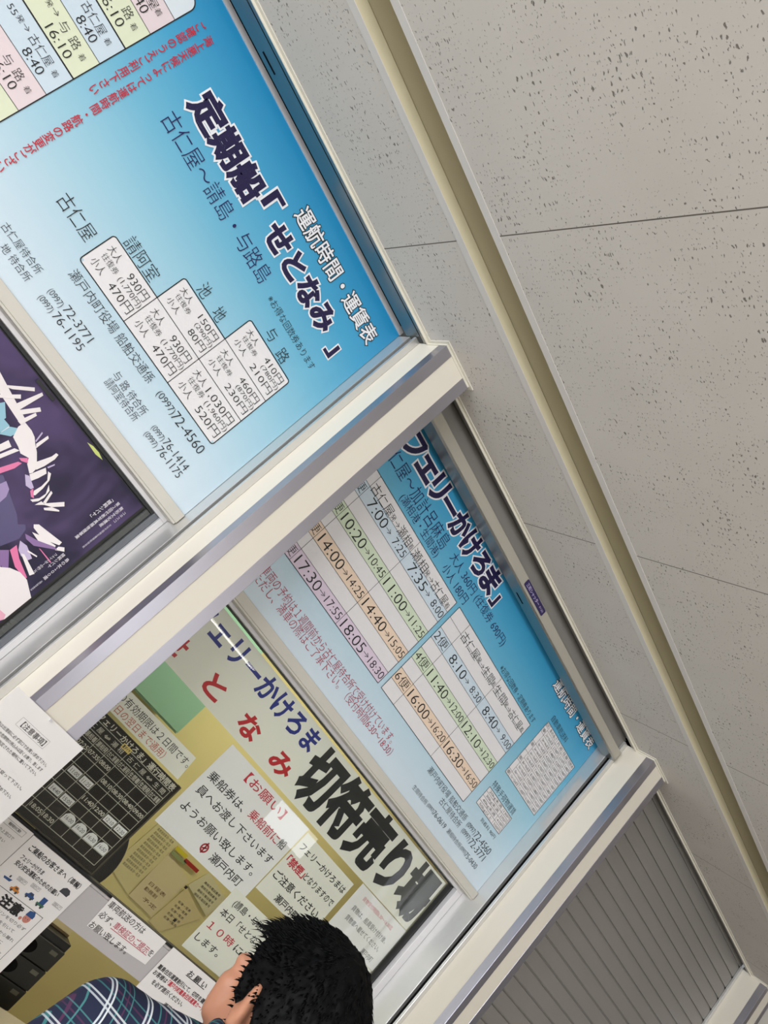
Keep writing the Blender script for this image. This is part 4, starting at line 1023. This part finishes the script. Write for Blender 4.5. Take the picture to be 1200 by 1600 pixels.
def fuse(name, bm, m, voxel, smooth_it=6, parent=None, M=None):
    me = bpy.data.meshes.new(name + '_raw'); bmesh.ops.recalc_face_normals(bm, faces=bm.faces); bm.to_mesh(me); bm.free()
    o = bpy.data.objects.new(name + '_raw', me); COL.objects.link(o)
    rm = o.modifiers.new('remesh', 'REMESH'); rm.mode = 'VOXEL'; rm.voxel_size = voxel; rm.use_smooth_shade = True
    sm = o.modifiers.new('smooth', 'SMOOTH'); sm.factor = .5; sm.iterations = smooth_it
    dg = bpy.context.evaluated_depsgraph_get(); dg.update()
    out = bpy.data.meshes.new_from_object(o.evaluated_get(dg)); out.name = name
    bpy.data.objects.remove(o); bpy.data.meshes.remove(me)
    if M is not None: out.transform(M)
    for p in out.polygons: p.use_smooth = True
    out.materials.clear(); out.materials.append(m)
    r = bpy.data.objects.new(name, out); COL.objects.link(r)
    if parent: r.parent = parent; r.matrix_parent_inverse = parent.matrix_world.inverted()
    return r

PX, PY = .985, .829                          # where he stands
BODY = Matrix.Translation((PX, PY, 0)) @ Matrix.Diagonal((1, 1, 1.04, 1)) @ Matrix.Rotation(math.radians(-46), 4, 'Z')    # he faces local +Y
HC = Vector((-.004, .060, 1.310))             # centre of his head in body space
HR = Matrix.Translation(HC) @ Matrix.Diagonal((1, 1, 1 / 1.04, 1)) @ Matrix.Rotation(math.radians(46), 4, 'Z') @ Matrix.Scale(1.06, 4) @ Matrix.Rotation(math.radians(-10), 4, 'X')
def hp(x, y, z): return HR @ Vector((x, y, z))
man = empty('person', (PX, PY, 0), 'person with short black hair in a navy plaid shirt at the ticket window', 'person')

bm = bmesh.new(); C_ = lambda *a: hull_capsule(bm, *a)
# trunk
C_((0, -.005, .86), (.150, .095, .09), (0, .0, 1.02), (.140, .090, .09)); C_((0, 0, 1.02), (.140, .090, .09), (0, -.005, 1.15), (.150, .095, .075))
C_((-.135, 0, 1.165), .046, (.135, 0, 1.165), .046); C_((0, -.005, 1.16), (.075, .06, .05), (0, .012, 1.25), .054); C_((0, .012, 1.25), .054, tuple(hp(0, -.025, -.085)), .054)
for s in (-1, 1):
    C_((s * .085, 0, .80), .088, (s * .095, .01, .46), .056); C_((s * .095, .01, .46), .055, (s * .098, -.012, .30), .054); C_((s * .098, -.012, .30), .052, (s * .10, -.015, .085), .034)
    C_((s * .10, -.03, .035), .034, (s * .108, .13, .026), .026)
    # arms: upper arm down, forearm reaching forward to the counter
    el = (s * .215, -.01, .925); wr = (s * .150, .215, .830)
    C_((s * .155, 0, 1.160), .050, el, .040); C_(el, .039, wr, .025)
    pm = (s * .138, .285, .818); C_(wr, (.024, .024, .018), pm, (.040, .02, .014))
    for k, (dx, ln_) in enumerate(((-.030, .060), (-.010, .070), (.011, .066), (.031, .052))):
        b0 = Vector((pm[0] + s * dx * -1, pm[1] + .018, pm[2])); m1 = b0 + Vector((0, ln_ * .55, .004)); m2 = m1 + Vector((0, ln_ * .40, -.018))
        C_(tuple(b0), .0092, tuple(m1), .0084); C_(tuple(m1), .0084, tuple(m2), .0074)
    t0 = Vector((pm[0] - s * .030, pm[1] - .035, pm[2])); t1 = t0 + Vector((-s * .026, .030, -.004)); t2 = t1 + Vector((-s * .004, .028, -.006))
    C_(tuple(t0), .0115, tuple(t1), .0098); C_(tuple(t1), .0098, tuple(t2), .0082)
# head
H_ = lambda p0, r0, p1, r1: hull_capsule(bm, tuple(hp(*p0)), r0, tuple(hp(*p1)), r1)
H_((0, -.018, .030), (.074, .084, .082), (0, .012, .028), (.070, .078, .078)); H_((0, .030, -.030), (.058, .050, .055), (0, .046, -.082), (.038, .034, .026))
H_((-.044, .020, -.055), .024, (-.018, .058, -.092), .018); H_((.044, .020, -.055), .024, (.018, .058, -.092), .018)
H_((-.040, .070, .004), .020, (-.030, .074, -.030), .022); H_((.040, .070, .004), .020, (.030, .074, -.030), .022)
H_((-.045, .070, .034), .013, (.045, .070, .034), .013); H_((0, .086, .022), .0085, (0, .108, -.018), .0115); H_((-.010, .094, -.022), .0085, (.010, .094, -.022), .0085)
H_((-.020, .084, -.048), .0075, (.020, .084, -.048), .0075); H_((-.018, .082, -.057), .0080, (.018, .082, -.057), .0080)
for s in (-1, 1):
    H_((s * .074, -.006, -.030), (.010, .012, .010), (s * .083, -.016, .018), (.008, .017, .014)); H_((s * .080, -.006, -.030), .0075, (s * .078, .002, -.008), .007)
body = fuse('body', bm, SKIN, .0050, 5, man, BODY)
for s in (-1, 1):
    bm = bmesh.new(); hull_capsule(bm, tuple(hp(s * .031, .080, .010)), .0115, tuple(hp(s * .031, .081, .010)), .0115); fuse('eye', bm, mat('eye_white', (226, 220, 212), .2), .004, 1, man, BODY)
    bm = bmesh.new(); hull_capsule(bm, tuple(hp(s * .031, .0885, .010)), .0050, tuple(hp(s * .031, .0890, .010)), .0050); fuse('iris', bm, mat('eye_dark', (40, 26, 20), .15), .002, 1, man, BODY)
    bm = bmesh.new(); hull_capsule(bm, tuple(hp(s * .020, .085, .036)), .0045, tuple(hp(s * .050, .078, .038)), .0035); fuse('eyebrow', bm, HAIR, .002, 1, man, BODY)

# hair: a close cap over skull and nape plus tufts that stand off it
hm = bmesh.new()
bmesh.ops.create_icosphere(hm, subdivisions=6, radius=1.0)
rnd = random.Random(3)
def hair_mask(n):
    """1 where hair grows: all but face, ears and throat (n is a unit direction in head space)"""
    front = n.y
    line = .50 - .42 * max(0.0, n.z - .28) if n.z > 0 else .50
    face = (front - (.16 + .40 * max(0, n.z))) / .12
    if n.z > .62: face -= (n.z - .62) * 7
    low = (-.60 - n.z) / .10 + (0.0 if n.y < -.1 else (n.y + .1) * 3)
    ear = 1.25 - (Vector((abs(n.x) - .96, (n.y + .06) * 1.3, (n.z + .12) * 1.15)).length) / .20
    side = (n.y - .12) / .16 if n.z < -.05 else -1
    v = max(face, low, ear, side)
    return max(0.0, min(1.0, 1.0 - v))
import mathutils
for v in hm.verts:
    n = v.co.normalized(); k = hair_mask(n)
    nz = mathutils.noise.noise(n * 9) * .004 + mathutils.noise.noise(Vector((n.x * 34, n.y * 34, n.z * 12))) * .0030
    top = max(0, n.z)
    base = Vector((n.x * .077, n.y * .098 - .006, n.z * .114 + (.002)))
    if n.z < 0: base = Vector((n.x * (.076 - .022 * min(1, -n.z * 1.2)), n.y * (.094 - .022 * min(1, -n.z)) - .010, n.z * .118))
    off = (-.022) * (1 - k) + k * (.011 + .010 * top + nz + .006 * max(0, -n.y))
    v.co = base + n * off
tufts = 0
def tuft(p, d, ln_, r):
    d = d.normalized(); a = d.orthogonal().normalized(); b2 = d.cross(a); 
    ring = []
    for f, rr in ((0, r), (.55, r * .75)):
        bend = Vector((0, 0, -.35 * f * f * ln_))
        ring.append([hm.verts.new(p + d * ln_ * f + bend + (a * math.cos(t) + b2 * math.sin(t)) * rr) for t in (0, 2.09, 4.19)])
    tip = hm.verts.new(p + d * ln_ + Vector((0, 0, -.35 * ln_)))
    for j in range(3):
        hm.faces.new((ring[0][j], ring[0][(j + 1) % 3], ring[1][(j + 1) % 3], ring[1][j])); hm.faces.new((ring[1][j], ring[1][(j + 1) % 3], tip))
for _ in range(5000):
    n = Vector((rnd.gauss(0, 1), rnd.gauss(0, 1), rnd.gauss(0, 1))).normalized()
    if hair_mask(n) < .93: continue
    base = Vector((n.x * .077, n.y * .098 - .006, n.z * .114 + .002)) if n.z >= 0 else Vector((n.x * (.076 - .022 * min(1, -n.z * 1.2)), n.y * (.094 - .022 * min(1, -n.z)) - .010, n.z * .118))
    crown = Vector((0.1, -.45, .88))
    flow = (n - crown * n.dot(crown)); flow = flow.normalized() if flow.length > .05 else Vector((0, -1, 0))
    d = flow * 1.0 + n * rnd.uniform(-.05, .06) + Vector((rnd.gauss(0, .13), rnd.gauss(0, .13), rnd.gauss(0, .09)))
    tuft(base + n * (.010 + .010 * max(0, n.z)), d, rnd.uniform(.010, .019) * (1.15 if n.z > .3 else .8), rnd.uniform(.0012, .0022))
for _ in range(170):                          # the fringe sticks out over the forehead
    x = rnd.uniform(-.055, .050); base = Vector((x, .070 - abs(x) * .25 + rnd.uniform(-.02, .012), .098 - abs(x) * .30 + rnd.uniform(-.012, .010)))
    d = Vector((rnd.gauss(-.15, .3), 1.0, rnd.uniform(-.05, .40)))
    tuft(base, d, rnd.uniform(.020, .036), rnd.uniform(.0012, .0024))
hmesh = bpy.data.meshes.new('hair'); bmesh.ops.recalc_face_normals(hm, faces=hm.faces); hm.to_mesh(hmesh); hm.free()
hmesh.transform(BODY @ HR)
for p in hmesh.polygons: p.use_smooth = True
hmesh.materials.append(HAIR)
ho = bpy.data.objects.new('hair', hmesh); COL.objects.link(ho); ho.parent = man; ho.matrix_parent_inverse = man.matrix_world.inverted()

def plaid_material():
    m = mat('navy_plaid_cotton', (44, 48, 82), .85, 0, .2)
    N, L, b = nodes(m)
    tc = N.new('ShaderNodeTexCoord'); mp = N.new('ShaderNodeMapping'); mp.inputs['Rotation'].default_value = (0, 0, math.radians(46))
    L.new(tc.outputs['Object'], mp.inputs['Vector'])
    sp = N.new('ShaderNodeSeparateXYZ'); L.new(mp.outputs[0], sp.inputs[0])
    def M_(op, a, b2=None):
        n = N.new('ShaderNodeMath'); n.operation = op
        for i, v in enumerate((a, b2)):
            if v is None: continue
            if isinstance(v, (int, float)): n.inputs[i].default_value = v
            else: L.new(v, n.inputs[i])
        return n.outputs[0]
    across = M_('ADD', sp.outputs['X'], M_('MULTIPLY', sp.outputs['Y'], .55)); along = M_('ADD', sp.outputs['Z'], M_('MULTIPLY', sp.outputs['Y'], .35))
    def ramp(v, pitch, off):
        f = M_('FRACT', M_('ADD', M_('DIVIDE', v, pitch), off))
        cr = N.new('ShaderNodeValToRGB'); cr.color_ramp.interpolation = 'CONSTANT'
        e = cr.color_ramp.elements; e[0].position = 0; e[0].color = (*lin((36, 40, 62)), 1); e[1].position = .30; e[1].color = (*lin((186, 192, 198)), 1)
        for p, c in ((.345, (50, 56, 76)), (.40, (200, 205, 208)), (.445, (36, 40, 62)), (.62, (60, 116, 118)), (.655, (36, 40, 62)), (.76, (78, 48, 76)), (.80, (36, 40, 62)), (.90, (66, 120, 122)), (.93, (36, 40, 62))):
            k = e.new(p); k.color = (*lin(c), 1)
        L.new(f, cr.inputs[0]); return cr.outputs[0]
    mx = N.new('ShaderNodeMix'); mx.data_type = 'RGBA'; mx.blend_type = 'LIGHTEN'; mx.inputs[0].default_value = .78
    L.new(ramp(across, .052, .1), mx.inputs[6]); L.new(ramp(along, .056, .35), mx.inputs[7]); L.new(mx.outputs[2], b.inputs['Base Color'])
    nz = N.new('ShaderNodeTexNoise'); nz.inputs['Scale'].default_value = 14; bp = N.new('ShaderNodeBump'); bp.inputs['Strength'].default_value = .35; bp.inputs['Distance'].default_value = .01
    L.new(tc.outputs['Object'], nz.inputs['Vector']); L.new(nz.outputs['Fac'], bp.inputs['Height']); L.new(bp.outputs[0], b.inputs['Normal'])
    return m
bm = bmesh.new(); C_ = lambda *a: hull_capsule(bm, *a)
C_((0, -.002, .80), (.172, .118, .03), (0, .0, 1.02), (.160, .110, .09)); C_((0, 0, 1.02), (.160, .110, .09), (0, -.006, 1.155), (.168, .112, .070))
C_((-.145, -.002, 1.174), .060, (.145, -.002, 1.174), .060); C_((-.125, -.006, 1.190), .050, (-.03, -.006, 1.232), .044); C_((.125, -.006, 1.190), .050, (.03, -.006, 1.232), .044); C_((0, -.012, 1.180), (.095, .080, .045), (0, .002, 1.222), (.066, .068, .022))
for s in (-1, 1):
    el = (s * .228, -.012, .925); wr = (s * .158, .185, .840)
    C_((s * .168, -.002, 1.165), .064, el, .056); C_(el, .055, wr, .040)
shirt = fuse('shirt', bm, plaid_material(), .0065, 6, man, BODY)
bm = bmesh.new(); C_ = lambda *a: hull_capsule(bm, *a)
for k in range(16):                          # a folded collar round the neck
    a0 = 2 * math.pi * k / 16; a1 = 2 * math.pi * (k + 1) / 16
    if k in (3, 4): continue
    f = lambda a: (.066 * math.cos(a), .002 + .068 * math.sin(a), 1.262 + .010 * math.sin(a) * -1)
    C_(f(a0), (.009, .009, .017), f(a1), (.009, .009, .017))
fuse('collar', bm, shirt.data.materials[0], .004, 3, man, BODY)
bm = bmesh.new(); C_ = lambda *a: hull_capsule(bm, *a)
C_((0, 0, .86), (.160, .106, .05), (0, 0, .80), (.168, .112, .06))
for s in (-1, 1):
    C_((s * .085, 0, .80), .098, (s * .095, .01, .46), .072); C_((s * .095, .01, .46), .072, (s * .100, -.012, .10), .062)
fuse('trousers', bm, noise_tint(mat('dark_trousers', (46, 48, 56), .85), (9, 9, 9), .08), .008, 5, man, BODY)
for s in (-1, 1):
    bm = bmesh.new(); hull_capsule(bm, (s * .10, -.040, .042), (.044, .044, .040), (s * .110, .140, .032), (.042, .040, .030)); fuse('shoe', bm, mat('black_shoe', (28, 27, 27), .4), .006, 2, man, BODY)

bpy.data.objects.remove(_fo); bpy.data.curves.remove(_fc)
